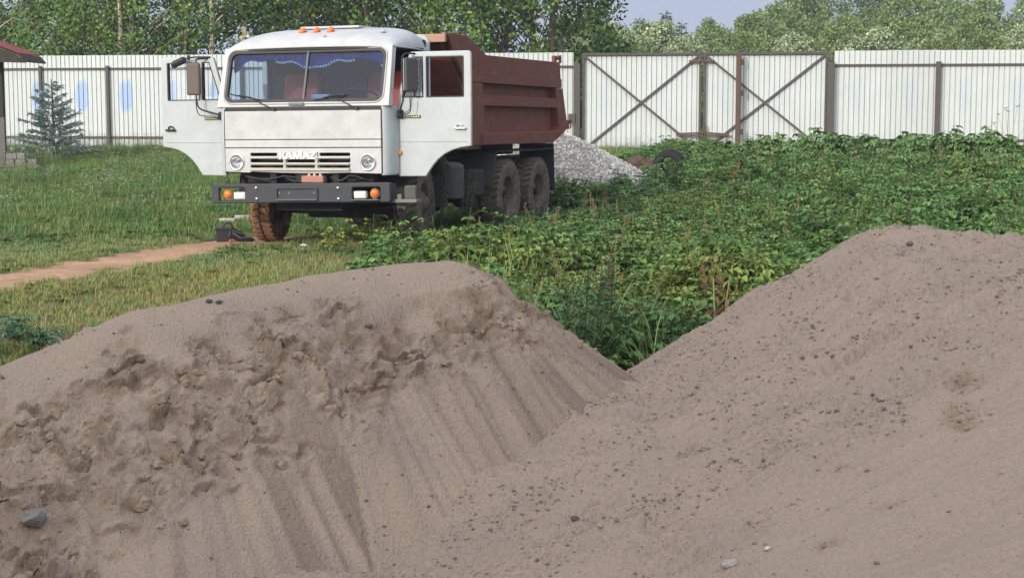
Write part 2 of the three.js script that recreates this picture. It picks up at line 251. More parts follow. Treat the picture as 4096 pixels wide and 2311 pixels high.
// ---------------------------------------------------------------- unseen building added behind the viewer to cast the shade inferred on the sand
{
  const h = thing('unseen_house', 'unseen two-storey building added behind the viewer to shade the sand', 'unseen_house');
  h.position.set(-9, 0, 5.3); h.scale.y = 1.07;
  const wm = mat([0.55, 0.47, 0.36], { roughness: 0.95 }), rm = mat([0.16, 0.05, 0.045], { roughness: 0.5 }), tm = mat([0.75, 0.74, 0.7]), gm = mat([0.02, 0.025, 0.03], { roughness: 0.06, metalness: 0.2 });
  part('wall', plate([[-8, 0], [8, 0], [8, 4.7], [-8, 4.7]], 0.3).translate(0, 0, -3.8), wm, h); part('wall', plate([[-8, 0], [8, 0], [8, 4.7], [-8, 4.7]], 0.3).translate(0, 0, 3.8), wm, h);
  for (const s of [-1, 1]) part('gable', plate([[-3.65, 0], [3.65, 0], [3.65, 4.7], [0, 7.35], [-3.65, 4.7]], 0.3).rotateY(Math.PI / 2).translate(s * 7.85, 0, 0), wm, h);
  const rs = Math.atan2(2.85, 4.2), L = Math.hypot(2.85, 4.2) + 0.05;
  for (const s of [-1, 1]) { const r = part('roof', mv(box(16.8, 0.12, L, 0, 0, 0), 0, 6.12, s * 2.1, s * rs), rm, h); if (s < 0) part('chimney', box(0.6, 1.6, 0.6, 3, 7.3, -1.2), wm, r); }
  for (const x of [-5.5, -2, 1.8, 5.2]) for (const y of [1.5, 3.6]) { const f = part('window', plate(rrect(x - 0.6, y - 0.65, x + 0.6, y + 0.65, 0.02), 0.12, 0, [rrect(x - 0.5, y - 0.55, x + 0.5, y + 0.55, 0.02)]).translate(0, 0, -3.97), tm, h); part('pane', box(1.0, 1.1, 0.02, x, y, -3.97), gm, f); part('sill', box(1.3, 0.05, 0.2, x, y - 0.68, -4.05), tm, f); }
}

// ---------------------------------------------------------------- fence and gate of white corrugated sheet
const FENCE_AT = [-10.7, 0.77, -39.9], FENCE_TURN = -0.1836;
const fencePoint = (u, out = 0) => V(u, 0, out).applyAxisAngle(V(0, 1, 0), FENCE_TURN).add(V(...FENCE_AT));
const steelPaint = tex(128, 128, (u, v) => { const s = 0.8 + 0.35 * fbm(u * 9, v * 9, 2.1, 3); return [s, s * 0.97, s * 0.93]; }, 2, 2, false);
const FRAME = mat([0.088, 0.076, 0.066], { map: steelPaint, roughness: 0.7 }), RUST = mat([0.125, 0.072, 0.052], { map: steelPaint, roughness: 0.85 });
const POSTM = mat([0.095, 0.085, 0.08], { map: steelPaint, roughness: 0.75 });
// sheets: white paint, smudges, a blotch of pale blue sprayed in the middle of each
const blotch = (k, seed) => tex(128, 256, (u, v) => {
  const x = u * 1.15, y = v * 2.25, st = 1 + 0.035 * nz(x * 60, y * 0.8, seed) + 0.03 * fbm(x * 3, y * 2, seed, 3) - 0.16 * ss(0.40, 0.0, y + 0.35 * fbm(x * 7, y * 5, seed, 3));
  const a = k * ss(0.21, 0.10, Math.abs(x - 0.52 + 0.03 * nz(y * 5, seed)) + 0.02 * nz(x * 40, y * 6, seed)) * ss(0.46, 0.26, 2.2 * Math.max(0, Math.abs(x - 0.52) - 0.10) + Math.abs(y - 1.24 + 0.05 * nz(x * 8, seed)));
  return [lerp(0.90, 0.71, a) * st, lerp(0.90, 0.80, a) * st, lerp(0.875, 0.93, a) * st];
});
const SHEETS = [blotch(0.95, 1.3), blotch(0.8, 4.3), blotch(0.14, 7.7), blotch(0.07, 2.9), blotch(0.0, 5.1)].map((t) => mat([0.67, 0.715, 0.745], { map: t, roughness: 0.55, specularIntensity: 0.4 }));
const sheetLook = (k, v) => { const key = k * 3 + v; if (!sheetLook.m) sheetLook.m = {}; if (!sheetLook.m[key]) { const m = SHEETS[k].clone(); m.color.multiplyScalar([0.94, 1, 1.05][v]); sheetLook.m[key] = m; } return sheetLook.m[key]; };
function sheetGeo(w, y0, y1) { // trapezoid ribs every 115 mm
  const prof = []; for (let x = 0; x < w - 1e-6; x += 0.115) for (const [dx, dz] of [[0, 0], [0.087, 0], [0.0925, -0.028], [0.1045, -0.028], [0.110, 0]]) if (x + dx < w) prof.push([x + dx, dz]);
  prof.push([w, 0]);
  const pos = [], uv = [], idx = [];
  for (const [x, z] of prof) for (const y of [y0, y1]) { pos.push(x, y, z); uv.push(x / 1.15, (y - 0.02) / 2.25); }
  for (let i = 0; i < prof.length - 1; i++) { const a = i * 2; idx.push(a, a + 2, a + 1, a + 1, a + 2, a + 3); }
  const g = new THREE.BufferGeometry(); g.setAttribute('position', new THREE.Float32BufferAttribute(pos, 3)); g.setAttribute('uv', new THREE.Float32BufferAttribute(uv, 2)); g.setIndex(idx); const n = g.toNonIndexed(); n.computeVertexNormals(); return n;
}
const sheetG = sheetGeo(1.15, 0.02, 2.25);
function fenceRun(label, u0, count, posts, blot, railEnd) {
  const f = thing('corrugated_fence', label, 'fence', 'white corrugated fences'); f.position.set(...FENCE_AT); f.rotation.y = FENCE_TURN;
  const r = rng(Math.round(u0 * 10) + 91);
  for (let i = 0; i < count; i++) { const s = part('sheet', sheetG, sheetLook(blot(u0 + i * 1.148), Math.floor(r() * 3)), f); s.position.set(u0 + i * 1.148, (r() - 0.5) * 0.012, (i % 2) * 0.003); s.rotation.z = (r() - 0.5) * 0.003; }
  const a = u0 + (railEnd ? -0.2 : 0.05), b = u0 + count * 1.148 + (railEnd ? 0 : 0.15);
  for (const y of [1.925, 0.27]) part('rail', box(b - a, 0.055, 0.028, (a + b) / 2, y, 0.018, 0.004), FRAME, f);
  for (const [u, w] of posts) part('post', box(w, 2.2, w * 0.75, u, 0.9, 0.036 + w * 0.375, 0.008), w > 0.12 ? POSTM : FRAME, f);
}
fenceRun('white corrugated fence left of the truck with pale blue blotches on its sheets', -9.49, 19, [[-4.4, 0.075], [-2.6, 0.075], [-0.831, 0.075], [0.92, 0.075], [4.333, 0.075], [6.3, 0.075], [8.4, 0.075], [10.6, 0.075], [12.42, 0.15]], (u) => (u < 3.2 && u > -6 ? (u > 1.5 ? 1 : 0) : 4), false);
fenceRun('white corrugated fence to the right of the gate', 18.21, 11, [[18.14, 0.15], [20.46, 0.11], [22.9, 0.11], [25.4, 0.11], [28, 0.11]], (u) => (Math.round(u * 3) % 3 ? 2 : 3), true);
function gateLeaf(label, u0, u1, latch) {
  const g = thing('gate_leaf', label, 'gate', 'leaves of the white gate'); g.position.copy(fencePoint(u0, 0.02)); g.rotation.y = FENCE_TURN; const w = u1 - u0;
  for (let x = 0; x < w - 0.02; x += 1.15) { const ww = Math.min(1.15, w - x); const s = part('sheet', ww > 1.14 ? sheetG : sheetGeo(ww, 0.02, 2.25), SHEETS[x > 1 ? 3 : 2], g); s.position.set(x, -0.03, -0.022); }
  part('frame_bar', box(w, 0.055, 0.05, w / 2, 2.2, 0.022), FRAME, g); part('frame_bar', box(w, 0.05, 0.05, w / 2, 0.0, 0.022), POSTM, g);
  for (const x of [0.028, w - 0.028]) part('frame_bar', box(0.05, 2.15, 0.05, x, 1.1, 0.0235), FRAME, g);
  const dl = Math.hypot(w - 0.1, 2.12), an = Math.atan2(2.12, w - 0.1);
  part('brace', mv(box(dl, 0.05, 0.03), w / 2, 1.1, 0.018, 0, 0, an), FRAME, g); part('brace', mv(box(dl, 0.05, 0.03), w / 2, 1.1, 0.052, 0, 0, -an), FRAME, g);
  return g;
}
const leafA = gateLeaf('left leaf of the white corrugated gate, braced with a dark cross', 12.53, 15.255);
const leafB = gateLeaf('right leaf of the white corrugated gate, partly behind the rusty pole', 15.30, 18.06);
part('latch_bar', box(0.30, 0.055, 0.03, 2.60, 2.03, 0.085), RUST, leafA); part('latch_bar', box(0.26, 0.05, 0.03, 0.125, 2.032, 0.088), RUST, leafB);
part('lock_bar', mv(box(0.62, 0.04, 0.03), 2.48, 0.41, 0.09, 0, 0, 0.05), RUST, leafA); part('lock_bar', mv(box(0.62, 0.035, 0.03), 2.48, 0.365, 0.092), RUST, leafA);
part('lock_bar', mv(box(0.55, 0.04, 0.03), 0.33, 0.405, 0.09, 0, 0, -0.06), RUST, leafB); part('lock_bar', mv(box(0.55, 0.035, 0.03), 0.33, 0.365, 0.093), RUST, leafB); part('drop_bolt', cyl(0.022, 0.022, 0.62, 10, 0.055, 0.3, 0.12), RUST, leafB);
part('hinge_plate', box(0.16, 0.22, 0.05, -0.22, 0.74, 0.14), POSTM, leafA);
{
  const p = thing('gate_pole', 'rusty brown steel pole with three hinges standing before the right gate leaf', 'pole'); p.position.copy(fencePoint(16.10, 0.22)); p.rotation.y = FENCE_TURN;
  part('pole', box(0.115, 2.28, 0.10, 0, 1.06, 0, 0.012), RUST, p);
  for (const y of [2.0, 1.31, 0.45]) part('hinge', merge([cyl(0.028, 0.028, 0.13, 10, 0.085, y, 0), box(0.05, 0.09, 0.02, 0.06, y, 0.02)]), RUST, p);
}

// ---------------------------------------------------------------- trees beyond the fence
const barkWhite = mat([1, 1, 1], { roughness: 0.9, map: tex(64, 256, (u, v) => { const n = nz(u * 3, v * 26, 2.2), m = fbm(u * 4, v * 7, 5.1, 3); const k = ss(0.22, 0.34, n + 0.35 * m); return [lerp(0.86, 0.16, k), lerp(0.80, 0.14, k), lerp(0.70, 0.12, k)]; }) });
const barkGrey = mat([0.085, 0.07, 0.055], { roughness: 0.95 });
function limb(pts, r0, r1, n = 7) { // tapered limb through points
  const c = new THREE.CatmullRomCurve3(pts), seg = pts.length * 3, g = new THREE.TubeGeometry(c, seg, 1, n), p = g.attributes.position, q = V();
  for (let i = 0; i <= seg; i++) { const ctr = c.getPointAt(i / seg), rr = lerp(r0, r1, i / seg); for (let j = 0; j <= n; j++) { const k = i * (n + 1) + j; q.fromBufferAttribute(p, k).sub(ctr).multiplyScalar(rr).add(ctr); p.setXYZ(k, q.x, q.y, q.z); } }
  g.computeVertexNormals(); return g;
}
const leafLook = leafMat();
function crownTree({ seed, h, base, rx, clumps, per, size, cols, clumpR, bark, trunkR, droop = 0.3, top = 0.35, drift = 0.3 }) {
  const r = rng(seed), trunk = [], L = new Leaves(), tp = []; let x = 0, z = 0;
  for (let i = 0; i <= 5; i++) { tp.push(V(x, h * 0.92 * i / 5, z)); x += (r() - 0.5) * drift; z += (r() - 0.5) * drift; }
  trunk.push(limb(tp, trunkR, trunkR * 0.25));
  const axis = (y) => { const t = clamp(y / (h * 0.92)) * 5, i = Math.min(4, Math.floor(t)); return tp[i].clone().lerp(tp[i + 1], t - i); };
  for (let i = 0; i < clumps; i++) {
    const t = Math.pow(r(), 0.8), y = lerp(base, h, t), prof = Math.sqrt(Math.sin(Math.PI * clamp(0.12 + t * 0.80 + (t > 0.6 ? (t - 0.6) * top : 0)))), R = rx * prof * (0.45 + 0.6 * Math.sqrt(r())), d = rdir(r), a = axis(y);
    const c = V(a.x + d.x * R, y, a.z + d.z * R);
    if (i % 2 === 0) { const y0 = Math.max(base * 0.5, y - R * 0.8), s = axis(y0); trunk.push(limb([s, s.clone().lerp(c, 0.5).add(V(0, 0.12 * R, 0)), c], Math.max(0.01, trunkR * 0.28 * (1 - t * 0.5)), 0.006, 4)); }
    const cr = clumpR * (0.6 + 0.7 * r()), tone = 0.72 + 0.5 * r();
    for (let k = 0; k < per; k++) {
      const o = rsph(r).multiplyScalar(cr * Math.pow(r(), 0.45)); o.y *= 0.75; o.add(c);
      const dd = rsph(r); dd.y -= droop; dd.normalize();
      const q = cols[Math.floor(r() * r() * cols.length)], b = tone * (0.75 + 0.5 * r());
      L.quad(o, dd, perp(dd, r), size * (0.7 + 0.6 * r()), size * 0.72, [q[0] * b * 1.6, q[1] * b * 1.6, q[2] * b * 1.6]);
    }
  }
  return (name, label, group) => { const g = thing(name, label, 'tree', group); part('trunk', merge(trunk), bark, g); part('crown', L.geo(), leafLook, g); return g; };
}
function conifer({ seed, h, rx, tiers, cols, size, dense }) {
  const r = rng(seed), L = new Leaves(), wood = [limb([V(0, 0, 0), V(0.02, h * 0.5, 0), V(0, h, 0)], h * 0.022, 0.01)];
  for (let i = 0; i < tiers; i++) { const t = i / tiers, y0 = h * (0.05 + 0.92 * t), R = rx * Math.pow(1 - t, 0.85) + 0.05 * rx, n = Math.round(5 + 5 * (1 - t)); for (let k = 0; k < n; k++) { const a = (k + r()) / n * 6.2832, d = V(Math.cos(a), 0, Math.sin(a)), y = y0 + (r() - 0.5) * h / tiers * 1.1, len = R * (0.62 + 0.5 * r()), tip = V(d.x * len, y + len * (0.10 + 0.35 * t + 0.15 * r()), d.z * len), o = V(0, y, 0); wood.push(bar(o, tip, 0.006 * h / 3, 4)); for (let j = 0; j < dense * len; j++) { const s = 0.15 + 0.85 * r(), p = o.clone().lerp(tip, s), dd = d.clone().add(V((r() - 0.5) * 1.6, -0.15 + (r() - 0.4) * 0.9, (r() - 0.5) * 1.6)).normalize(), b = 0.7 + 0.6 * r(), q = cols[Math.floor(r() * cols.length)]; L.quad(p, dd, perp(dd, r), size * (0.6 + 0.8 * r()), size * 0.3, [q[0] * b, q[1] * b, q[2] * b]); } } }
  return (name, label, group) => { const g = thing(name, label, 'tree', group); part('trunk', merge(wood), barkGrey, g); part('crown', L.geo(), leafLook, g); return g; };
}
const GREENS = [[0.062, 0.112, 0.026], [0.085, 0.135, 0.035], [0.045, 0.085, 0.022], [0.12, 0.15, 0.04], [0.25, 0.21, 0.05]];
const DARKS = [[0.028, 0.056, 0.016], [0.040, 0.074, 0.020], [0.021, 0.045, 0.013], [0.08, 0.10, 0.025]];
const kinds = {
  birch: crownTree({ seed: 11, h: 8.6, base: 0.7, rx: 1.75, clumps: 90, per: 75, size: 0.105, cols: GREENS, clumpR: 0.55, bark: barkWhite, trunkR: 0.095, droop: 0.6 }),
  slim_birch: crownTree({ seed: 12, h: 9.0, base: 3.4, rx: 1.25, clumps: 40, per: 60, size: 0.10, cols: GREENS, clumpR: 0.45, bark: barkWhite, trunkR: 0.085, droop: 0.6, drift: 0.22 }),
  alder: crownTree({ seed: 13, h: 6.6, base: 0.5, rx: 2.0, clumps: 95, per: 80, size: 0.12, cols: GREENS, clumpR: 0.58, bark: barkGrey, trunkR: 0.10, droop: 0.2 }),
  dark_alder: crownTree({ seed: 14, h: 7.2, base: 0.4, rx: 2.1, clumps: 100, per: 85, size: 0.125, cols: DARKS, clumpR: 0.6, bark: barkGrey, trunkR: 0.12, droop: 0.2 }),
};
const planted = {};
function plant(kind, maker, name, x, z, turn, sc, label, group, sy = 1) {
  const o = planted[kind] ? planted[kind].clone() : (planted[kind] = maker(name, label, group));
  if (o !== planted[kind] || o.userData.used) { if (!o.userData.used || o !== planted[kind]) { if (o.parent !== scene) { o.name = numbered(name); scene.add(o); } } }
  o.userData = { label, category: 'tree', group }; o.position.set(x, ground(x, z) - 0.05, z); o.rotation.y = turn; o.scale.set(sc, sc * sy, sc); return o;
}
const HEDGE = 'leafy trees close behind the fence';
[['alder', -17.2, -47, 0.2, 0.9], ['birch', -14.9, -45.5, 1.1, 0.95], ['slim_birch', -10.25, -42.9, 2.2, 0.95], ['alder', -11.7, -43.4, 4.1, 0.86], ['birch', -10.15, -43.6, 0.4, 1.0], ['alder', -8.7, -43.0, 5.2, 1.0], ['slim_birch', -7.75, -42.6, 2.5, 1.0], ['slim_birch', -6.95, -42.8, 3.3, 1.05], ['dark_alder', -5.2, -42.7, 0.9, 1.0], ['alder', -3.5, -42.2, 1.9, 1.05], ['birch', -2.0, -42.6, 5.0, 1.05], ['alder', -0.4, -41.6, 3.9, 1.05], ['dark_alder', 1.05, -41.3, 2.2, 1.05],
  ['alder', -15.4, -52, 3.2, 1.0], ['birch', -12.2, -52, 4.4, 0.98], ['dark_alder', -10.2, -51, 2.1, 1.0], ['alder', -7.2, -51, 1.0, 1.15], ['dark_alder', -4.2, -50.5, 4.0, 1.15], ['birch', -1.5, -50, 1.3, 1.1], ['dark_alder', 0.6, -49, 5.5, 1.1], ['alder', -13.5, -57, 0.5, 1.0], ['dark_alder', -6.0, -56, 2.9, 1.2]].map((v, i) => [v, i]).sort((a, b) => (a[1] < 13 ? 0 : a[1] < 20 ? 1 : 2) - (b[1] < 13 ? 0 : b[1] < 20 ? 1 : 2) || a[0][1] / a[0][2] * -1 - b[0][1] / b[0][2] * -1).map((v) => v[0]).forEach(([k, x, z, t, s], i) => {
  const word = { birch: 'white-trunked birch', slim_birch: 'slim white-trunked birch', alder: 'bushy mid green alder', dark_alder: 'dark green bushy alder' }[k];
  const ord = ['first', 'second', 'third', 'fourth', 'fifth', 'sixth', 'seventh', 'eighth', 'ninth', 'tenth', 'eleventh', 'twelfth', 'thirteenth'];
  const lab = i < 13 ? `${word}, ${ord[i]} from the left in the row behind the fence` : `${word} of the back row, ${ord[i - 13]} of that row from the left`;
  plant(k, kinds[k], { birch: 'birch_tree', slim_birch: 'birch_tree', alder: 'alder_tree', dark_alder: 'alder_tree' }[k], x, z, t, s, i >= 20 ? `${word} standing deepest behind the fence, ${i === 20 ? 'left of' : 'behind'} the truck` : lab, HEDGE);
});
// the far wood on the right
const far = {
  willow: crownTree({ seed: 31, h: 4.6, base: 0.2, rx: 2.3, clumps: 80, per: 80, size: 0.17, cols: [[0.17, 0.21, 0.11], [0.21, 0.25, 0.15], [0.11, 0.15, 0.06]], clumpR: 0.6, bark: barkGrey, trunkR: 0.1, droop: 0.0 }),
  thicket: crownTree({ seed: 32, h: 5.0, base: 0.2, rx: 2.6, clumps: 70, per: 105, size: 0.155, cols: [[0.088, 0.128, 0.040], [0.11, 0.148, 0.048], [0.062, 0.095, 0.032], [0.15, 0.155, 0.06]], clumpR: 0.58, bark: barkGrey, trunkR: 0.1, droop: 0.1 }),
  aspen: crownTree({ seed: 33, h: 10.5, base: 0.8, rx: 2.6, clumps: 110, per: 70, size: 0.20, cols: [[0.075, 0.115, 0.035], [0.10, 0.14, 0.045], [0.055, 0.09, 0.03]], clumpR: 0.75, bark: barkGrey, trunkR: 0.16, droop: 0.2 }),
  spruce: conifer({ seed: 34, h: 11, rx: 2.6, tiers: 26, cols: [[0.045, 0.075, 0.035], [0.06, 0.09, 0.04]], size: 0.42, dense: 16 }),
};
{
  const r = rng(77), row = (list, group, desc) => list.forEach(([k, x, d, s, sy], i) => plant('far_' + k, far[k], { willow: 'willow_bush', thicket: 'bush', aspen: 'aspen_tree', spruce: 'spruce_tree' }[k], x, -d, r() * 6.28, s, desc(k, i, list.length), group, sy || 1));
  const nth = (i) => ['first', 'second', 'third', 'fourth', 'fifth', 'sixth', 'seventh', 'eighth', 'ninth', 'tenth', 'eleventh', 'twelfth', 'thirteenth', 'fourteenth', 'fifteenth', 'sixteenth', 'seventeenth', 'eighteenth', 'nineteenth', 'twentieth', 'last but one', 'last'][Math.min(i, 21)];
  const word = { willow: 'silvery willow bush', thicket: 'yellow-green rounded bush', aspen: 'tall soft green aspen', spruce: 'dark pointed spruce' };
  const front = []; const seq = ['thicket', 'willow', 'willow', 'thicket', 'thicket', 'willow', 'thicket', 'thicket', 'willow', 'thicket', 'thicket', 'willow', 'thicket', 'willow', 'thicket', 'thicket', 'thicket', 'willow'];
  seq.forEach((k, i) => front.push([k, 4.2 + i * 1.75 + (r() - 0.5), 78 + r() * 10, (i < 5 ? 0.78 : 0.90) + 0.28 * r(), 0.88 + 0.25 * r()]));
  row(front, 'bushes of the far wood', (k, i) => `${word[k]} above the gate, ${nth(i)} from the left in the far row`);
  const mid = []; for (let i = 0; i < 16; i++) mid.push([i % 5 === 2 ? 'willow' : 'thicket', 5 + i * 2.25 + (r() - 0.5), 94 + r() * 8, (i < 4 ? 0.98 : 1.20) + 0.25 * r(), 0.98 + 0.25 * r()]);
  row(mid, 'bushes of the far wood, second row', (k, i) => `${word[k]} rising behind the far bush row, ${nth(i)} from the left`);
  const back = [['aspen', 5.6, 116, 0.74], ['aspen', 7.8, 117, 0.62], ['spruce', 9.2, 118, 0.70], ['spruce', 11.4, 122, 0.76], ['spruce', 12.4, 120, 0.68], ['aspen', 13.9, 117, 0.68], ['thicket', 15.2, 112, 1.1], ['aspen', 16.8, 118, 0.70], ['aspen', 19.5, 114, 0.86], ['aspen', 22, 118, 0.96], ['aspen', 24.7, 113, 0.96], ['aspen', 27.2, 117, 1.0], ['aspen', 29.8, 114, 0.92], ['aspen', 32.0, 118, 0.80], ['spruce', 34.0, 116, 0.80], ['aspen', 36.4, 114, 0.88], ['aspen', 39.0, 117, 0.95], ['aspen', 41.5, 115, 0.90]];
  row(back, 'tall trees of the far wood', (k, i) => `${word[k]} against the sky, ${nth(i)} from the left in the far back row`);
  const leftFar = [['thicket', -30.5, 92, 1.35], ['thicket', -27.0, 96, 1.5], ['aspen', -33, 112, 0.82], ['aspen', -24, 116, 0.62]];
  row(leftFar, 'far trees on the left', (k, i) => `${word[k]} beyond the birches, ${nth(i)} of the distant ones at left`);
}

scene.fog = new THREE.FogExp2(0xc9d2dc, 0.0008);   // evening haze over the far wood

// ---------------------------------------------------------------- the dump truck
const grime = (a, seed, sx, sy) => tex(256, 256, (u, v) => { const s = 1 - a * clamp(0.35 + 0.9 * fbm(u * 7, v * 7, seed, 4)) - 0.22 * a * ss(0.25, 0.45, nz(u * 40, v * 40, seed)); return [s, s * 0.995, s * 0.985]; }, sx, sy, false);
const WHITE = mat([0.515, 0.53, 0.535], { map: grime(0.26, 2.3, 0.7, 0.7), roughness: 0.5, clearcoat: 0.15, clearcoatRoughness: 0.45 });
const PALE = mat([0.445, 0.485, 0.50], { map: grime(0.18, 6.3, 0.7, 0.7), roughness: 0.45, clearcoat: 0.2, clearcoatRoughness: 0.4 });
const CREAM = mat([0.54, 0.51, 0.44], { map: grime(0.35, 4.4, 1.5, 1.5), roughness: 0.7 });
const BLACK = mat([0.022, 0.023, 0.025], { roughness: 0.6 }), NAVY = mat([0.026, 0.030, 0.040], { map: grime(0.35, 3.1, 1, 1), roughness: 0.5 });
const DARKM = mat([0.028, 0.026, 0.024], { map: grime(0.5, 8.1, 1, 1), roughness: 0.85 }), GREYM = mat([0.20, 0.20, 0.195], { map: grime(0.4, 5.1, 1, 1), roughness: 0.6, metalness: 0.3 });
const CHROME = mat([0.75, 0.75, 0.74], { roughness: 0.22, metalness: 0.9 }), AMBER = mat([0.80, 0.17, 0.015], { roughness: 0.25, clearcoat: 0.6, emissive: 0x000000 });
const GLASS = mat([0.66, 0.74, 0.84], { transmission: 1, thickness: 0, roughness: 0.02, ior: 1.5, specularIntensity: 0.4 });  // blue of the reflected sky put into the tint, darkening the cab too
const LENS = mat([0.95, 0.96, 0.97], { transmission: 1, thickness: 0, roughness: 0.05 }), FOG = mat([0.72, 0.72, 0.66], { roughness: 0.3, clearcoat: 0.5 });
const MAROON = mat([0.25, 0.074, 0.050], { map: tex(256, 256, (u, v) => { const f = fbm(u * 6, v * 6, 3.3, 4), q = ss(0.16, 0.34, fbm(u * 11, v * 5, 7.7, 4)), n = nz(u * 60, v * 60, 1.1); const s = 0.92 + 0.35 * f + 0.08 * n; return [lerp(s, 1.3, q * 0.35), lerp(s, 1.5, q * 0.45), lerp(s * 0.98, 1.4, q * 0.4)].map((c) => c * 0.72); }, 0.8, 0.8, false), roughness: 0.75 });
const DUSTY_LIT = mat([0.46, 0.27, 0.19], { map: grime(0.3, 5.9, 1, 1), roughness: 0.9 });  // dusty maroon of the canopy lip, with orange sunlight put into its colour
const RED = mat([0.58, 0.085, 0.05], { roughness: 0.55 }), CLOTH = mat([0.022, 0.028, 0.22], { roughness: 0.95, side: THREE.DoubleSide }), LINER = mat([0.022, 0.021, 0.022], { roughness: 0.9 });
const MUDTYRE = tex(256, 256, (u, v) => { const q = ss(-0.1, 0.15, fbm(u * 8, v * 8, 2.2, 4)); return mixc([0.42, 0.32, 0.25], [0.62, 0.46, 0.35], q); }, 3, 1), DUSTTYRE = tex(256, 256, (u, v) => { const q = clamp(0.5 + 1.2 * fbm(u * 8, v * 8, 5.2, 4)); return mixc([0.28, 0.25, 0.225], [0.50, 0.44, 0.37], q); }, 3, 1);
const TYRE_MUD = mat([1, 1, 1], { map: MUDTYRE, roughness: 0.95 }), TYRE = mat([1, 1, 1], { map: DUSTTYRE, roughness: 0.95 }), RIM = mat([0.155, 0.115, 0.09], { map: grime(0.5, 9.1, 2, 2), roughness: 0.85 });

const truck = thing('dump_truck', 'white cab-over dump truck with open doors and maroon tipping body', 'truck');
truck.position.copy(TRUCK.position); truck.rotation.copy(TRUCK.rotation);
const C0 = 0.0;
// --- cab: front panels
const bulge = (g, z0, k = 0.035) => { const p = g.attributes.position; for (let i = 0; i < p.count; i++) { const x = p.getX(i) / 1.08; p.setZ(i, p.getZ(i) + z0 - k * x * x * x * x); } g.computeVertexNormals(); return g; };
const strips = (x0, x1, y0, y1, d, bev, holes) => plate(rrect(x0, y0, x1, y1, 0.012, 2), d, bev, holes);
function wide(x0, x1, y0, y1, z0, d = 0.03, lean = 0) { // gently curved sheet panel, subdivided across
  const g = new RoundedBoxGeometry(x1 - x0, y1 - y0, d, 2, 0.01).translate((x0 + x1) / 2, (y0 + y1) / 2, 0); const p = g.attributes.position, u = g.attributes.uv; for (let i = 0; i < p.count; i++) u.setXY(i, p.getX(i), p.getY(i)); return g.translate(0, 0, z0);
}
const hood = part('front_hatch', wide(-1.045, 1.045, 1.312, 1.655, -0.115), WHITE, truck);
part('front_panel', wide(-1.045, 1.045, 1.215, 1.305, -0.113), WHITE, truck);
{
  const slot = (x0, x1, y0, y1) => rrect(x0, y0, x1, y1, 0.012, 2), ring = (cx) => { const o = []; for (let i = 0; i < 28; i++) o.push([cx + 0.098 * Math.cos(i / 28 * 6.2832), 1.04 + 0.098 * Math.sin(i / 28 * 6.2832)]); return o; };
  const holes = [slot(-0.70, -0.335, 1.112, 1.152), slot(0.235, 0.64, 1.112, 1.152), slot(-0.70, -0.245, 1.035, 1.080), slot(-0.205, 0.18, 1.035, 1.080), slot(0.22, 0.64, 1.035, 1.080), slot(-0.70, -0.245, 0.972, 1.000), slot(-0.205, 0.18, 0.972, 1.000), slot(0.22, 0.64, 0.972, 1.000), ring(-0.885), ring(0.875)];
  const outline = [[-1.045, 0.925], [-0.72, 0.912], [-0.68, 0.925], [-0.3, 0.912], [0.2, 0.905], [0.62, 0.915], [0.68, 0.912], [1.045, 0.905], [1.045, 1.207], [-1.045, 1.207]];
  const g = part('grille_panel', plate(outline, 0.03, 0.004, holes).translate(0, 0, -0.115), WHITE, truck);
  for (const [y, z] of [[1.092, -0.088], [1.018, -0.088], [0.952, -0.086]]) part('grille_bar', box(1.34, y < 1 ? 0.034 : 0.020, 0.03, -0.03, y, z, 0.008), CREAM, g);
  for (const x of [-0.225, 0.20]) part('grille_divider', box(0.036, 0.13, 0.024, x, 1.01, -0.0885, 0.006), CREAM, g);
  part('radiator', box(1.5, 0.34, 0.04, -0.03, 1.05, -0.30), DARKM, truck);
  part('badge_plate', box(0.53, 0.092, 0.016, -0.05, 1.118, -0.087, 0.004), mat([0.42, 0.43, 0.43], { roughness: 0.5 }), g);
  for (const cx of [-0.885, 0.875]) {
    const hl = part('headlight', mv(new THREE.LatheGeometry([[0.001, -0.075], [0.05, -0.06], [0.08, -0.02], [0.086, 0.0]].map((p) => new THREE.Vector2(...p)), 28), cx, 1.04, -0.095, Math.PI / 2), CHROME, truck);
    part('headlight_rim', mv(new THREE.TorusGeometry(0.094, 0.013, 8, 32), cx, 1.04, -0.095), CHROME, hl);
    part('bulb', mv(new THREE.SphereGeometry(0.022, 12, 8), cx, 1.04, -0.125), mat([0.25, 0.25, 0.27], { roughness: 0.3, metalness: 0.6 }), hl);
    part('lens', mv(new THREE.SphereGeometry(0.16, 24, 8, 0, 6.2832, 0, 0.58), cx, 1.04, -0.228, Math.PI / 2), LENS, hl);
  }
}
const font = await new FontLoader().loadAsync('fonts/droid/droid_sans_bold.typeface.json');
{
  const t = new TextGeometry('KAMAZ', { font, size: 0.078, depth: 0.014, curveSegments: 4, bevelEnabled: true, bevelThickness: 0.002, bevelSize: 0.002, bevelSegments: 1 }); t.computeBoundingBox();
  const w = t.boundingBox.max.x; t.scale(0.50 / w, 1, 1).translate(-0.30, 1.080, -0.080); part('lettering', t, mat([0.80, 0.80, 0.79], { roughness: 0.35, metalness: 0.1 }), truck);
}
part('vent_strip', merge([box(2.09, 0.05, 0.02, 0, 1.679, -0.125), ...Array.from({ length: 24 }, (_, i) => box(0.07, 0.012, 0.01, -1.0 + i * 0.087, 1.679 + (i % 2) * 0.008, -0.112))]), mat([0.07, 0.066, 0.06], { map: grime(0.6, 1.9, 2, 1), roughness: 0.8 }), truck);
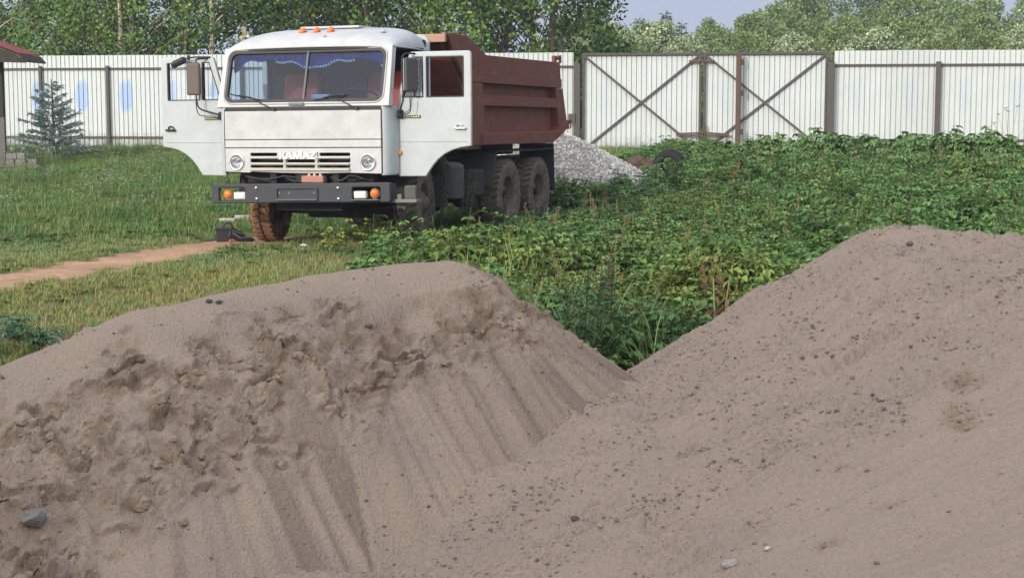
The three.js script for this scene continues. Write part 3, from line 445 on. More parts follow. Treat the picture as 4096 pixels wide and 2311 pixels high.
// rounded corner panels
for (const s of [-1, 1]) {
  const pr = []; for (let i = 0; i <= 10; i++) { const a = i / 10 * Math.PI / 2; pr.push([s * (1.062 + 0.115 * Math.sin(a)), -0.115 - 0.27 * (1 - Math.cos(a))]); }
  const pos = [], idx = [], uv = []; const ys = [0.885, 0.91, 1.30, 1.66, 1.705];
  ys.forEach((y, j) => pr.forEach(([x, z], i) => { const k = j === 0 ? 0.985 : j === 4 ? 0.985 : 1, tw = 1 - 0.012 * Math.abs(y - 1.25); pos.push(x * k * tw, y, z); uv.push(i / 10, y); }));
  for (let j = 0; j < ys.length - 1; j++) for (let i = 0; i < pr.length - 1; i++) { const a = j * pr.length + i, b = a + pr.length; idx.push(a, b, a + 1, a + 1, b, b + 1); }
  const g = new THREE.BufferGeometry(); g.setAttribute('position', new THREE.Float32BufferAttribute(pos, 3)); g.setAttribute('uv', new THREE.Float32BufferAttribute(uv, 2)); g.setIndex(idx); g.computeVertexNormals();
  const cp = part('corner_panel', g, PALE, truck);
  part('side_marker', merge([box(0.05, 0.05, 0.06, s * 1.185, 1.145, -0.345, 0.012)]), AMBER, cp);
}
part('seam', merge([-1, 1].map((s) => box(0.018, 0.78, 0.012, s * 1.0535, 1.285, -0.128))), BLACK, truck);
// windscreen panel, gasket, panes
const WS = (g) => mv(g, 0, 1.70, -0.125, -0.267);     // leans back
{
  const hole = rrect(-1.035, 0.075, 1.035, 0.690, 0.085, 6);
  const out = [[-1.15, 0], [1.15, 0], [1.14, 0.3], [1.125, 0.745], [-1.125, 0.745], [-1.14, 0.3]];
  const w = part('windscreen_panel', WS(plate(out, 0.04, 0.008, [hole])), WHITE, truck);
  part('gasket', WS(plate(rrect(-1.055, 0.055, 1.055, 0.710, 0.10, 6), 0.05, 0.006, [rrect(-1.015, 0.097, 1.015, 0.668, 0.075, 6)])), BLACK, w);
  part('bead', WS(tube(rrect(-1.068, 0.043, 1.068, 0.722, 0.11, 6).concat([[1.068, 0.60]]).map((p) => V(p[0], p[1], 0.026)), 0.009, 120, 5)), WHITE, w);
  for (const [a, b] of [[-1.03, 0.005], [0.035, 1.03]]) part('pane', WS(plate(rrect(a, 0.085, b, 0.68, 0.06, 5), 0.006).translate(0, 0, 0.004)), GLASS, w);
  part('divider', WS(box(0.03, 0.60, 0.035, 0.02, 0.383, 0.01, 0.005)), mat([0.10, 0.10, 0.105], { roughness: 0.6 }), w);
}
// wipers
for (const [px, jx, jy, bx0, by0, bx1, by1, py] of [[-0.36, -0.64, 1.80, -0.98, 1.865, -0.55, 1.790, 1.675], [0.74, 0.43, 1.825, 0.18, 1.780, 0.60, 1.845, 1.675]]) {
  const zAt = (y) => -0.125 - (y - 1.70) * 0.2735 + 0.045, w = part('wiper', merge([tube([[px, py, -0.085], [(px + jx) / 2, (py + jy) / 2, zAt((py + jy) / 2) + 0.02], [jx, jy, zAt(jy)]], 0.008, 10, 5), cyl(0.016, 0.022, 0.035, 8, px, py, -0.095)]), BLACK, truck);
  part('blade', merge([bar(V(bx0, by0, zAt(by0) - 0.008), V(bx1, by1, zAt(by1) - 0.008), 0.008, 5), bar(V(bx0 * 0.7 + bx1 * 0.3, by0 * 0.7 + by1 * 0.3 + 0.008, zAt(by0) + 0.006), V(bx0 * 0.25 + bx1 * 0.75, by0 * 0.25 + by1 * 0.75 + 0.008, zAt(by1) + 0.006), 0.009, 5)]), BLACK, w);
}
part('hatch_latch', box(0.20, 0.035, 0.04, -0.06, 1.735, -0.105), GREYM, truck);
// roof
{
  const NX = 40, NZ = 26, pos = [], uv = [], idx = [];
  for (let j = 0; j <= NZ; j++) for (let i = 0; i <= NX; i++) {
    const t = j / NZ, x = Math.sin((i / NX - 0.5) * Math.PI * 0.999), hw = 1.15 * (1 - 0.03 * Math.pow(1 - t, 3)) * (1 - 0.05 * Math.pow(t, 8)), z0 = -0.27 - 0.06 * Math.pow(Math.abs(x), 4), z = lerp(z0, -1.36, t);
    const hz = 0.255 * Math.pow(1 - Math.pow(1 - t, 2.1), 0.62) * (t > 0.8 ? Math.sqrt(1 - Math.pow((t - 0.8) / 0.2, 2) * 0.6) : 1), cr = 0.025 * (1 - x * x) * Math.min(1, t * 4 + 0.6);
    pos.push(x * hw, 2.415 + cr + hz * Math.pow(Math.max(0, 1 - Math.pow(Math.abs(x), 7)), 0.5), z); uv.push(x, z);
  }
  for (let j = 0; j < NZ; j++) for (let i = 0; i < NX; i++) { const a = j * (NX + 1) + i, b = a + NX + 1; idx.push(a, a + 1, b, a + 1, b + 1, b); }
  const g = new THREE.BufferGeometry(); g.setAttribute('position', new THREE.Float32BufferAttribute(pos, 3)); g.setAttribute('uv', new THREE.Float32BufferAttribute(uv, 2)); g.setIndex(idx); g.computeVertexNormals();
  const roof = part('roof', g, WHITE, truck);
  const rim = []; for (let i = 0; i <= NX; i++) rim.push(V(pos[i * 3], pos[i * 3 + 1] - 0.008, pos[i * 3 + 2]));
  part('roof_lip', tube(rim, 0.012, 80, 6), WHITE, roof); part('roof_seal', tube(rim.map((p) => V(p.x * 0.99, p.y - 0.028, p.z - 0.02)), 0.016, 80, 6), BLACK, roof);
  for (const s of [-1, 1]) part('gutter', tube([V(s * 1.125, 2.405, -0.34), V(s * 1.155, 2.40, -0.8), V(s * 1.10, 2.395, -1.36)], 0.012, 16, 6), PALE, roof);
  part('roof_hatch', box(0.80, 0.03, 0.42, 0.05, 2.682, -1.02, 0.012), WHITE, roof);
  for (const x of [-0.22, -0.03, 0.16]) { const l = part('marker_lamp', mv(new THREE.SphereGeometry(0.042, 16, 8, 0, 6.2832, 0, 1.75).scale(1, 1, 1.5), x, 2.632, -0.62, 0.35), AMBER, roof); part('lamp_base', mv(cyl(0.046, 0.052, 0.02, 16), x, 2.617, -0.62, 0.3), mat([0.10, 0.06, 0.05]), l); }
  part('rust_spot', mv(box(0.035, 0.035, 0.006), 0.19, 2.545, -0.395, -0.75), mat([0.4, 0.12, 0.06]), roof);
  for (const x of [-0.98, 0.86]) part('lug', mv(new THREE.ConeGeometry(0.035, 0.05, 10), x, x < 0 ? 2.60 : 2.62, -0.62), PALE, roof);
}
// rear wall, floor, rear pillars, sills
part('rear_wall', plate(rrect(-1.14, 0.95, 1.14, 2.60, 0.12), 0.04, 0).translate(0, 0, -1.385), PALE, truck);
part('wall_lining', box(2.2, 1.35, 0.02, 0, 1.85, -1.35), LINER, truck); part('headliner', box(2.1, 0.02, 0.95, 0, 2.415, -0.86), LINER, truck);
part('cab_floor', box(2.2, 0.06, 1.2, 0, 1.24, -0.75), LINER, truck); part('engine_cover', box(0.75, 0.32, 0.85, 0.02, 1.42, -0.9, 0.05), LINER, truck);
for (const s of [-1, 1]) { part('rear_pillar', box(0.08, 1.5, 0.12, s * 1.10, 1.68, -1.31, 0.02), PALE, truck); part('door_sill', box(0.08, 0.12, 0.3, s * 1.10, 0.95, -0.52, 0.02), PALE, truck); part('front_pillar', bar(V(s * 1.125, 1.70, -0.185), V(s * 1.10, 2.41, -0.375), 0.035, 8), WHITE, truck); part('wheel_arch', mv(new THREE.CylinderGeometry(0.62, 0.62, 0.42, 28, 1, true, 0, Math.PI), s * 0.93, 0.62, -1.2, 0, 0, Math.PI / 2).rotateX(0), DARKM, truck); }
part('firewall', box(2.1, 0.5, 0.03, 0, 1.46, -0.16), LINER, truck);
// inside
part('dashboard', merge([box(2.1, 0.10, 0.30, 0, 1.72, -0.33, 0.04), box(2.1, 0.35, 0.08, 0, 1.54, -0.42, 0.03)]), LINER, truck);
part('dash_box', box(0.24, 0.085, 0.10, 0.17, 1.81, -0.30, 0.02), mat([0.42, 0.46, 0.48], { roughness: 0.4 }), truck);
part('steering_wheel', merge([mv(new THREE.TorusGeometry(0.24, 0.014, 8, 32), 0.58, 1.78, -0.62, 0.95), bar(V(0.58, 1.78, -0.62), V(0.58, 1.5, -0.42), 0.025, 8), mv(box(0.46, 0.03, 0.02), 0.58, 1.78, -0.62, 0.95)]), BLACK, truck);
for (const x of [-0.55, 0.62]) { const s = part('seat', merge([box(0.55, 0.16, 0.52, x, 1.62, -0.98, 0.05), box(0.5, 0.25, 0.4, x, 1.42, -0.98, 0.03)]), RED, truck); part('backrest', mv(box(0.52, 0.50, 0.13, 0, 0, 0, 0.05), x, 1.90, -1.25, -0.16), RED, s); }
{
  const n = 60, low = (x) => { const c = Math.exp(-Math.pow((x - 0.05) / 0.22, 2)), e = Math.exp(-Math.pow((x - 1.05) / 0.13, 2)) + Math.exp(-Math.pow((x + 1.05) / 0.13, 2)); return 2.265 - 0.085 * c - 0.14 * e + 0.012 * Math.sin(x * 21); };
  const pos = [], idx = [], beads = [];
  for (let i = 0; i <= n; i++) { const x = -1.04 + 2.08 * i / n, z = -0.36 + 0.012 * Math.sin(i * 1.9); pos.push(x, 2.40, z, x, low(x), z); if (i) idx.push(i * 2 - 2, i * 2 - 1, i * 2, i * 2, i * 2 - 1, i * 2 + 1); }
  const g = new THREE.BufferGeometry(); g.setAttribute('position', new THREE.Float32BufferAttribute(pos, 3)); g.setAttribute('uv', new THREE.Float32BufferAttribute(new Float32Array(pos.length / 3 * 2), 2)); g.setIndex(idx); g.computeVertexNormals();
  const c = part('curtain', g, CLOTH, truck);
  for (let i = 0; i <= 56; i++) { const x = -1.03 + 2.06 * i / 56; if (!(x > -0.45 && x < 0.60 || x > 0.92)) continue; beads.push(new THREE.SphereGeometry(0.015, 6, 5).translate(x, low(x) - 0.012, -0.355)); }
  part('fringe', merge(beads), mat([0.82, 0.84, 0.9]), c);
}
// bumper
{
  const L = rrect(-1.082, 0.578, -0.728, 0.742, 0.02, 3), R = rrect(0.712, 0.578, 1.075, 0.735, 0.02, 3), T = (g) => g.rotateZ(0.014);
  const b = part('bumper', T(merge([plate(rrect(-1.185, 0.555, 1.205, 0.79, 0.03, 4), 0.05, 0.012, [L, R]).translate(0, 0, -0.03), box(2.3, 0.03, 0.13, 0.01, 0.772, -0.10), box(2.3, 0.03, 0.13, 0.01, 0.573, -0.10), box(0.04, 0.2, 0.16, 1.18, 0.672, -0.12)])), NAVY, truck);
  part('plate_recess', T(plate(rrect(-0.30, 0.597, 0.265, 0.742, 0.02, 3), 0.022, 0.004, [rrect(-0.275, 0.618, 0.24, 0.722, 0.012, 3)]).translate(0, 0, 0.002)), NAVY, b);
  part('plate_lip', T(box(0.56, 0.018, 0.045, -0.015, 0.592, 0.008)), mat([0.09, 0.095, 0.105], { roughness: 0.5 }), b);
  for (const x of [-0.25, -0.12, 0.215]) part('bolt', T(mv(cyl(0.013, 0.013, 0.012, 10), x, 0.675, -0.004, Math.PI / 2)), GREYM, b);
  for (const [x, y] of [[-0.565, 0.738], [-0.56, 0.608], [0.53, 0.728], [0.535, 0.600]]) part('bolt', T(mv(new THREE.SphereGeometry(0.021, 10, 6), x, y, -0.004)), CHROME, b);
  for (const [x, f, s] of [[-0.985, -0.812, 1], [0.985, 0.80, -1]]) {
    const l = part('turn_signal', T(mv(new THREE.SphereGeometry(0.056, 20, 10, 0, 6.2832, 0, 1.6).scale(1, 0.75, 1), x, 0.662, -0.055, Math.PI / 2)), AMBER, b); part('lamp_base', T(mv(cyl(0.06, 0.05, 0.035, 18), x, 0.660, -0.072, Math.PI / 2)), mat([0.45, 0.42, 0.38], { roughness: 0.5 }), l);
    const g = part('fog_lamp', T(box(0.165, 0.092, 0.07, f, 0.645, -0.06, 0.018)), FOG, b); part('lens', T(box(0.125, 0.055, 0.012, f, 0.645, -0.022, 0.006)), mat([0.80, 0.80, 0.76], { roughness: 0.15, clearcoat: 1 }), g);
  }
  part('lamp_tray', T(box(0.36, 0.012, 0.09, 0.89, 0.586, -0.01)), GREYM, b);
  part('step', T(merge([box(0.34, 0.045, 0.16, 1.33, 0.565, -0.18, 0.01), box(0.06, 0.09, 0.05, 1.26, 0.60, -0.16)])), GREYM, truck); part('step_box', mv(box(0.15, 0.17, 0.12, 0, 0, 0, 0.025), 1.37, 0.68, -0.22, 0, 0.25), mat([0.095, 0.09, 0.082], { roughness: 0.85 }), truck);
}
// what shows between cab and bumper
part('filler_block', box(0.30, 0.09, 0.12, 0.13, 0.835, -0.16, 0.02), mat([0.40, 0.19, 0.15], { roughness: 0.8 }), truck);
for (const x of [0.08, 0.15, 0.23]) part('filler_cap', cyl(0.018, 0.018, 0.035, 8, x, 0.885, -0.13), mat([0.7, 0.68, 0.62]), truck);
part('hose', merge([tube([[-0.8, 0.87, -0.15], [-0.5, 0.83, -0.13], [-0.25, 0.87, -0.14], [-0.1, 0.85, -0.16]], 0.012, 24, 6), tube([[0.35, 0.86, -0.16], [0.5, 0.82, -0.13], [0.62, 0.88, -0.15], [0.78, 0.84, -0.17]], 0.014, 24, 6), tube([[-0.3, 0.88, -0.17], [-0.1, 0.81, -0.12], [0.05, 0.86, -0.2]], 0.012, 20, 6)]), BLACK, truck);
part('engine', merge([box(0.8, 0.55, 1.3, 0, 0.92, -0.95, 0.05), box(0.55, 0.22, 0.8, 0, 0.55, -1.0, 0.08), cyl(0.16, 0.16, 0.1, 16, 0, 0.85, -0.27)]), DARKM, truck);
part('front_crossmember', merge([box(1.7, 0.16, 0.12, 0, 0.86, -0.36), box(0.9, 0.10, 0.08, 0, 0.50, -0.30)]), DARKM, truck);
part('frame_rail', box(0.09, 0.24, 6.5, 0.42, 0.90, -3.4, 0.01), DARKM, truck); part('frame_rail', box(0.09, 0.24, 6.5, -0.42, 0.90, -3.4, 0.01), DARKM, truck);
part('front_axle', merge([box(1.75, 0.11, 0.12, 0, 0.42, -1.2, 0.03), box(0.9, 0.09, 0.10, -0.02, 0.36, -1.2, 0.03)]), DARKM, truck);
for (const s of [-1, 1]) part('leaf_spring', tube([[s * 0.45, 0.62, -0.45], [s * 0.45, 0.50, -1.2], [s * 0.45, 0.62, -1.95]], 0.05, 16, 4), DARKM, truck);
part('rear_axles', merge([mv(cyl(0.13, 0.13, 1.9, 14), 0, 0.5, -4.1, 0, 0, Math.PI / 2), mv(cyl(0.13, 0.13, 1.9, 14), 0, 0.5, -5.4, 0, 0, Math.PI / 2), new THREE.SphereGeometry(0.27, 14, 10).translate(0, 0.5, -4.1), new THREE.SphereGeometry(0.27, 14, 10).translate(0, 0.5, -5.4)]), DARKM, truck);
part('fuel_tank', merge([mv(cyl(0.24, 0.24, 0.55, 20), -0.9, 0.72, -2.4, Math.PI / 2), box(0.4, 0.42, 0.5, -0.9, 0.72, -3.0, 0.04)]), DARKM, truck);
part('air_tank', merge([cyl(0.15, 0.15, 0.40, 18, 1.02, 0.72, -2.42), new THREE.SphereGeometry(0.15, 18, 8, 0, 6.2832, 0, 1.57).scale(1, 0.5, 1).translate(1.02, 0.92, -2.42), tube([[1.0, 0.95, -2.3], [0.98, 1.06, -2.1], [0.95, 1.08, -1.95]], 0.03, 12, 8)]), mat([0.075, 0.072, 0.07], { map: grime(0.4, 2.1, 1, 1), roughness: 0.7 }), truck);
part('battery_box', box(0.38, 0.36, 0.45, 0.98, 0.70, -3.0, 0.03), DARKM, truck);
for (const s of [-1, 1]) {
  part('mudguard', mv(box(0.36, 0.66, 0.02), s * 1.0, 0.76, -1.80, 0.10), mat([0.045, 0.042, 0.04], { roughness: 0.8 }), truck);
  part('mudguard', mv(box(0.52, 0.50, 0.02), s * 0.95, 0.86, -3.50, -0.35), mat([0.04, 0.038, 0.037], { roughness: 0.8 }), truck);
  part('mud_flap', mv(box(0.56, 0.72, 0.016), s * 0.93, 0.84, -6.10, 0.06), BLACK, truck);
  part('wing', box(0.56, 0.02, 2.5, s * 0.93, 1.115, -4.86), DARKM, truck);
}
// wheels
function tyreGeo(w) {
  const R = 0.5, r = 0.262, pr = [[r, -w * 0.36], [0.30, -w * 0.47], [0.40, -w * 0.52], [0.452, -w * 0.50], [0.470, -w * 0.42], [0.473, 0], [0.470, w * 0.42], [0.452, w * 0.50], [0.40, w * 0.52], [0.30, w * 0.47], [r, w * 0.36]];
  const g = [mv(new THREE.LatheGeometry(pr.map((p) => new THREE.Vector2(...p)), 48), 0, 0, 0, 0, 0, Math.PI / 2)];
  for (let i = 0; i < 34; i++) for (const s of [-1, 1]) { const a = (i + (s > 0 ? 0.5 : 0)) / 34 * 6.2832, b = mv(new THREE.BoxGeometry(w * 0.44, 0.045, 0.056), s * w * 0.255, 0, 0, 0, s * 0.35); b.translate(0, R - 0.0225, 0).rotateX(a); g.push(b); }
  return merge(g);
}
const tyreG = tyreGeo(0.265), rimFront = mv(new THREE.LatheGeometry([[0.262, -0.09], [0.275, 0.10], [0.262, 0.115], [0.245, 0.10], [0.235, 0.03], [0.17, 0.05], [0.13, 0.10], [0.09, 0.11], [0.075, 0.16], [0.001, 0.165]].map((p) => new THREE.Vector2(...p)), 32), 0, 0, 0, 0, 0, -Math.PI / 2), rimRear = mv(new THREE.LatheGeometry([[0.262, -0.09], [0.275, 0.10], [0.262, 0.115], [0.245, 0.09], [0.235, -0.06], [0.15, -0.08], [0.14, 0.02], [0.09, 0.04], [0.001, 0.045]].map((p) => new THREE.Vector2(...p)), 32), 0, 0, 0, 0, 0, -Math.PI / 2);
const nutsG = merge(Array.from({ length: 8 }, (_, i) => { const a = i / 8 * 6.2832; return mv(cyl(0.014, 0.014, 0.04, 6), 0.05, 0, 0, 0, 0, Math.PI / 2).translate(0, 0.2 * Math.cos(a), 0.2 * Math.sin(a)); }));
for (const [x, z, s, m, rear] of [[-1.005, -1.2, -1, TYRE_MUD, 0], [1.015, -1.2, 1, TYRE, 0], [1.075, -4.1, 1, TYRE, 1], [1.075, -5.42, 1, TYRE, 1], [-1.075, -4.1, -1, TYRE, 1], [-1.075, -5.42, -1, TYRE, 1]]) {
  const w = part('wheel', new THREE.CylinderGeometry(0.06, 0.06, 0.2, 12).rotateZ(Math.PI / 2), DARKM, truck); w.position.set(x, 0.5, z); w.rotation.y = (s < 0 ? Math.PI : 0) + (rear ? 0 : 0.17); w.rotation.x = 0.3 * x;
  part('tyre', tyreG, m, w); part('rim', rear ? rimRear : rimFront, RIM, w); if (!rear) part('wheel_nuts', nutsG, RIM, w);
  if (rear) { const t = part('inner_tyre', tyreG, m, w); t.position.x = -0.31; }
}
// doors, both swung wide open; door axes: x away from the hinge, z forward
function door(s, hx, hz, turn) {
  const arch = [[0.36, 0.868], [0.40, 0.925], [0.455, 1.0], [0.52, 1.07], [0.60, 1.13], [0.70, 1.177], [0.80, 1.205], [0.94, 1.225]];
  const pts = [[0.012, 0.865], ...arch, [0.945, 1.6], [0.945, 2.30], [0.935, 2.325], [0.91, 2.335], [0.20, 2.335], [0.165, 2.325], [0.012, 1.83]];
  const m = (p) => p.map(([x, y]) => [s * x, y]), main = m([[0.378, 1.80], [0.845, 1.80], [0.852, 1.81], [0.852, 2.262], [0.842, 2.272], [0.378, 2.272]]), vent = m([[0.058, 1.80], [0.335, 1.80], [0.335, 2.272], [0.222, 2.272]]);
  const d = part('door', plate(m(pts), 0.05, 0.012, [main, vent]), PALE, truck); d.position.set(hx, 0, hz); d.rotation.y = turn;
  part('door_seam', box(0.86, 0.006, 0.006, s * 0.46, 1.275, 0.0245, 0.002), mat([0.25, 0.26, 0.27]), d);
  part('window_seal', merge([plate(main, 0.058, 0, [m([[0.388, 1.812], [0.842, 1.812], [0.842, 2.262], [0.388, 2.262]])]), plate(vent, 0.058, 0, [m([[0.077, 1.812], [0.325, 1.812], [0.325, 2.262], [0.229, 2.262]])])]), BLACK, d);
  part('vent_pane', plate(m([[0.07, 1.806], [0.33, 1.806], [0.33, 2.268], [0.226, 2.268]]), 0.005), LENS, d);
  if (s < 0) part('window_pane', plate(m([[0.384, 1.806], [0.846, 1.806], [0.846, 2.266], [0.384, 2.266]]), 0.005), LENS, d);
  part('inner_trim', plate(m([[0.06, 0.95], [0.37, 0.95], [0.45, 1.1], [0.6, 1.2], [0.9, 1.29], [0.9, 1.76], [0.06, 1.76]]), 0.02).translate(0, 0, -0.034), mat([0.12, 0.04, 0.035], { roughness: 0.8 }), d);
  part('handle', merge([box(0.15, 0.028, 0.03, s * 0.81, 1.432, 0.045, 0.012), tube([[s * 0.76, 1.445, 0.035], [s * 0.78, 1.475, 0.045], [s * 0.83, 1.475, 0.045], [s * 0.85, 1.445, 0.035]], 0.008, 12, 6)]), s > 0 ? CHROME : BLACK, d);
  part('emblem', merge([box(0.20, 0.034, 0.008, s * 0.205, 1.572, 0.029, 0.003)]), mat([0.05, 0.045, 0.035]), d); part('emblem_band', merge(Array.from({ length: 6 }, (_, i) => box(0.022, 0.016, 0.006, s * (0.13 + i * 0.03), 1.572, 0.034, 0.002))), mat([0.62, 0.50, 0.20], { roughness: 0.4, metalness: 0.5 }), d);
  part('mirror_bracket', merge([box(0.055, 0.10, 0.05, s * 0.055, 1.605, 0.05, 0.012), mv(new THREE.ConeGeometry(0.045, 0.06, 4), s * 0.055, 1.60, 0.07, 0, 0.78)]), BLACK, d);
  const mx = s > 0 ? 0.245 : 0.36;
  part('mirror_arm', merge([tube([[s * 0.06, 1.62, 0.08], [s * (mx - 0.13), 1.70, 0.16], [s * (mx - 0.105), 1.76, 0.17], [s * (mx - 0.105), 2.26, 0.17], [s * (mx - 0.09), 2.30, 0.15], [s * 0.24, 2.315, 0.03]].map((p) => s > 0 ? p : [p[0] - 0.06 * (p[2] > 0.12), p[1], p[2]]), 0.0105, 40, 7), tube([[s * 0.07, 1.585, 0.07], [s * 0.15, 1.60, 0.10], [s * (mx - 0.04), 1.62, 0.12], [s * (mx - 0.02), 1.70, 0.15], [s * (mx - 0.02), 1.80, 0.16]], 0.006, 20, 5)]), BLACK, d);
  const mm = part('mirror', mv(new RoundedBoxGeometry(0.185, 0.40, 0.06, 3, 0.028), s * mx, 2.06, 0.17, 0, s > 0 ? 1.0 : 0.10), s > 0 ? mat([0.055, 0.055, 0.058], { roughness: 0.55 }) : mat([0.125, 0.10, 0.085], { roughness: 0.75 }), d);
  part('mirror_glass', mv(new RoundedBoxGeometry(0.165, 0.375, 0.01, 2, 0.004), s * mx, 2.06, 0.17, 0, s > 0 ? 1.0 : 0.10).translate(s > 0 ? -0.0275 : -0.003, 0, s > 0 ? -0.0175 : -0.030), mat([0.85, 0.86, 0.87], { roughness: 0.03, metalness: 1 }), d);
  if (s < 0) { part('side_mirror', mv(new RoundedBoxGeometry(0.20, 0.08, 0.10, 3, 0.03), -0.61, 2.27, 0.12, 0.5, 0, 0.35), BLACK, d); part('side_mirror_arm', merge([tube([[-0.20, 2.33, 0.03], [-0.40, 2.33, 0.10], [-0.56, 2.31, 0.12]], 0.010, 16, 6), box(0.03, 0.05, 0.04, -0.52, 2.335, 0.03)]), BLACK, d); }
  return d;
}
door(1, 1.150, -0.37, 0.0); door(-1, -1.165, -0.37, -0.06);
// tipping body
{
  const side = [[2.70, 1.215], [5.97, 1.217], [6.50, 1.36], [6.82, 1.50], [6.46, 2.43], [3.27, 2.415], [2.55, 2.635], [1.86, 2.63], [2.05, 2.43], [2.62, 1.95]];
  const rot = (g, x) => g.rotateY(Math.PI / 2).translate(x, 0, 0), B = (z0, z1, y0, y1, x, d = 0.06) => box(d, y1 - y0, Math.abs(z1 - z0), x, (y0 + y1) / 2, (z0 + z1) / 2, 0.006);
  for (const s of [-1, 1]) {
    const x = s * 1.065, o = s * 1.14, w = part('side_wall', rot(plate(side, 0.03), x), MAROON, truck);
    part('top_board', rot(plate([[2.60, 2.155], [6.50, 2.155], [6.46, 2.43], [3.27, 2.415], [2.55, 2.64], [1.865, 2.635], [2.05, 2.43], [2.45, 2.08]], 0.05, 0.006), s * 1.165), MAROON, w);
    part('rail', B(-2.66, -6.50, 2.04, 2.175, o, 0.13), MAROON, w); part('rail', B(-3.10, -6.40, 1.735, 1.875, o - s * 0.005, 0.115), MAROON, w);
    part('rail', rot(plate([[3.0, 1.205], [5.97, 1.207], [6.50, 1.35], [6.83, 1.505], [6.63, 1.56], [6.25, 1.385], [3.0, 1.365]], 0.17, 0.012), s * 1.155), MAROON, w);
    part('rib', rot(plate([[2.66, 1.205], [3.19, 1.205], [3.09, 2.035], [2.66, 2.035]], 0.125, 0.008), o), MAROON, w); part('rib', rot(plate([[6.38, 1.44], [6.78, 1.50], [6.56, 2.035], [6.22, 2.035]], 0.12, 0.008), o), MAROON, w);
    part('rib', rot(plate([[6.42, 2.17], [6.53, 2.17], [6.48, 2.43], [6.40, 2.43]], 0.09, 0.008), s * 1.12), MAROON, w);
    part('hook', merge([bar(V(s * 1.16, 1.52, -6.74), V(s * 1.18, 1.545, -7.02), 0.018, 6), tube([[s * 1.18, 1.56, -6.99], [s * 1.18, 1.50, -7.03], [s * 1.18, 1.42, -7.0]], 0.012, 10, 5), box(0.04, 0.10, 0.16, s * 1.17, 1.46, -6.84)]), MAROON, w);
    part('top_hinge', merge([mv(cyl(0.035, 0.035, 0.10, 10), s * 1.13, 2.50, -6.42, 0, 0, Math.PI / 2), box(0.05, 0.10, 0.10, s * 1.13, 2.47, -6.36), box(0.03, 0.12, 0.05, s * 1.18, 2.48, -6.50)]), MAROON, w);
  }
  part('body_floor', box(2.26, 0.05, 3.3, 0, 1.245, -4.35), MAROON, truck); part('body_ramp', mv(box(2.26, 0.04, 0.95), 0, 1.375, -6.40, 0.30), MAROON, truck);
  part('front_wall', mv(box(2.26, 0.95, 0.05), 0, 1.62, -2.70), MAROON, truck); part('canopy_slope', mv(box(2.24, 0.95, 0.04), 0, 2.17, -2.34, 0.72), MAROON, truck);
  part('canopy', box(2.30, 0.04, 0.75, 0, 2.605, -2.20), MAROON, truck); part('canopy_lip', box(2.36, 0.105, 0.06, 0, 2.575, -1.835, 0.008), DUSTY_LIT, truck);
  part('tailgate', mv(box(2.22, 0.95, 0.05), 0, 1.97, -6.62, 0.36), MAROON, truck);
  part('tip_bracket', box(2.0, 0.05, 0.55, 0.15, 1.178, -2.85), mat([0.15, 0.10, 0.085]), truck); part('sub_frame', merge([box(0.1, 0.15, 3.6, 0.42, 1.11, -4.5), box(0.1, 0.15, 3.6, -0.42, 1.11, -4.5)]), DARKM, truck);
}

// ---------------------------------------------------------------- ground cover
const inHeap = (x, z) => leftHeap(x, z)[0] > -0.02 || rightSand(x, z)[0] > 0.02 && z > -9.6 && rightHeap(x, z)[0] > -0.25;
const inView = (x, z, m = 0.6) => -z > 4 && Math.abs(x) < 0.318 * -z + m;
const truckLocal = (x, z) => V(x, 0.1, z).applyMatrix4(TRUCK_INV);
const weedEdge = (z) => { const d = -z; return lerp(-1.15, -1.60, ss(9, 16, d)) + lerp(0, 0.10, ss(16, 19, d)) + 0.30 + 0.35 * nz(z * 0.7, 2.2); };   // weeds right of this line, mown grass left
function weedLine(x, z) { // 1 inside the weeds
  const p = truckLocal(x, z); if (Math.abs(p.x) < 1.15 && p.z < -0.2 && p.z > -6.7) return 0;             // not under the truck
  if (p.x < 0 && p.z < 0.2) return 0;
  return ss(-0.1, 0.25, x - weedEdge(z));
}
const GRAVEL = [0.75, -28.3];
const inGravel = (x, z) => Math.hypot((x - GRAVEL[0]) / 1.75, (z - GRAVEL[1]) / 1.9) < 0.98;
function grassTuft(seed, n, len, w, spread, cols, bend) { const r = rng(seed), L = new Leaves(); for (let i = 0; i < n; i++) { const d = rdir(r), q = cols[Math.floor(r() * cols.length)], b = 0.75 + 0.5 * r(), o = rdir(r).multiplyScalar(spread * Math.sqrt(r())); L.blade(o, d, len * (0.5 + 0.7 * r()), w * (0.7 + 0.6 * r()), bend * (0.3 + r()), [q[0] * b, q[1] * b, q[2] * b]); } return L.geo(); }
const GRASS = [[0.145, 0.215, 0.075], [0.175, 0.235, 0.085], [0.12, 0.185, 0.065], [0.26, 0.25, 0.12]];
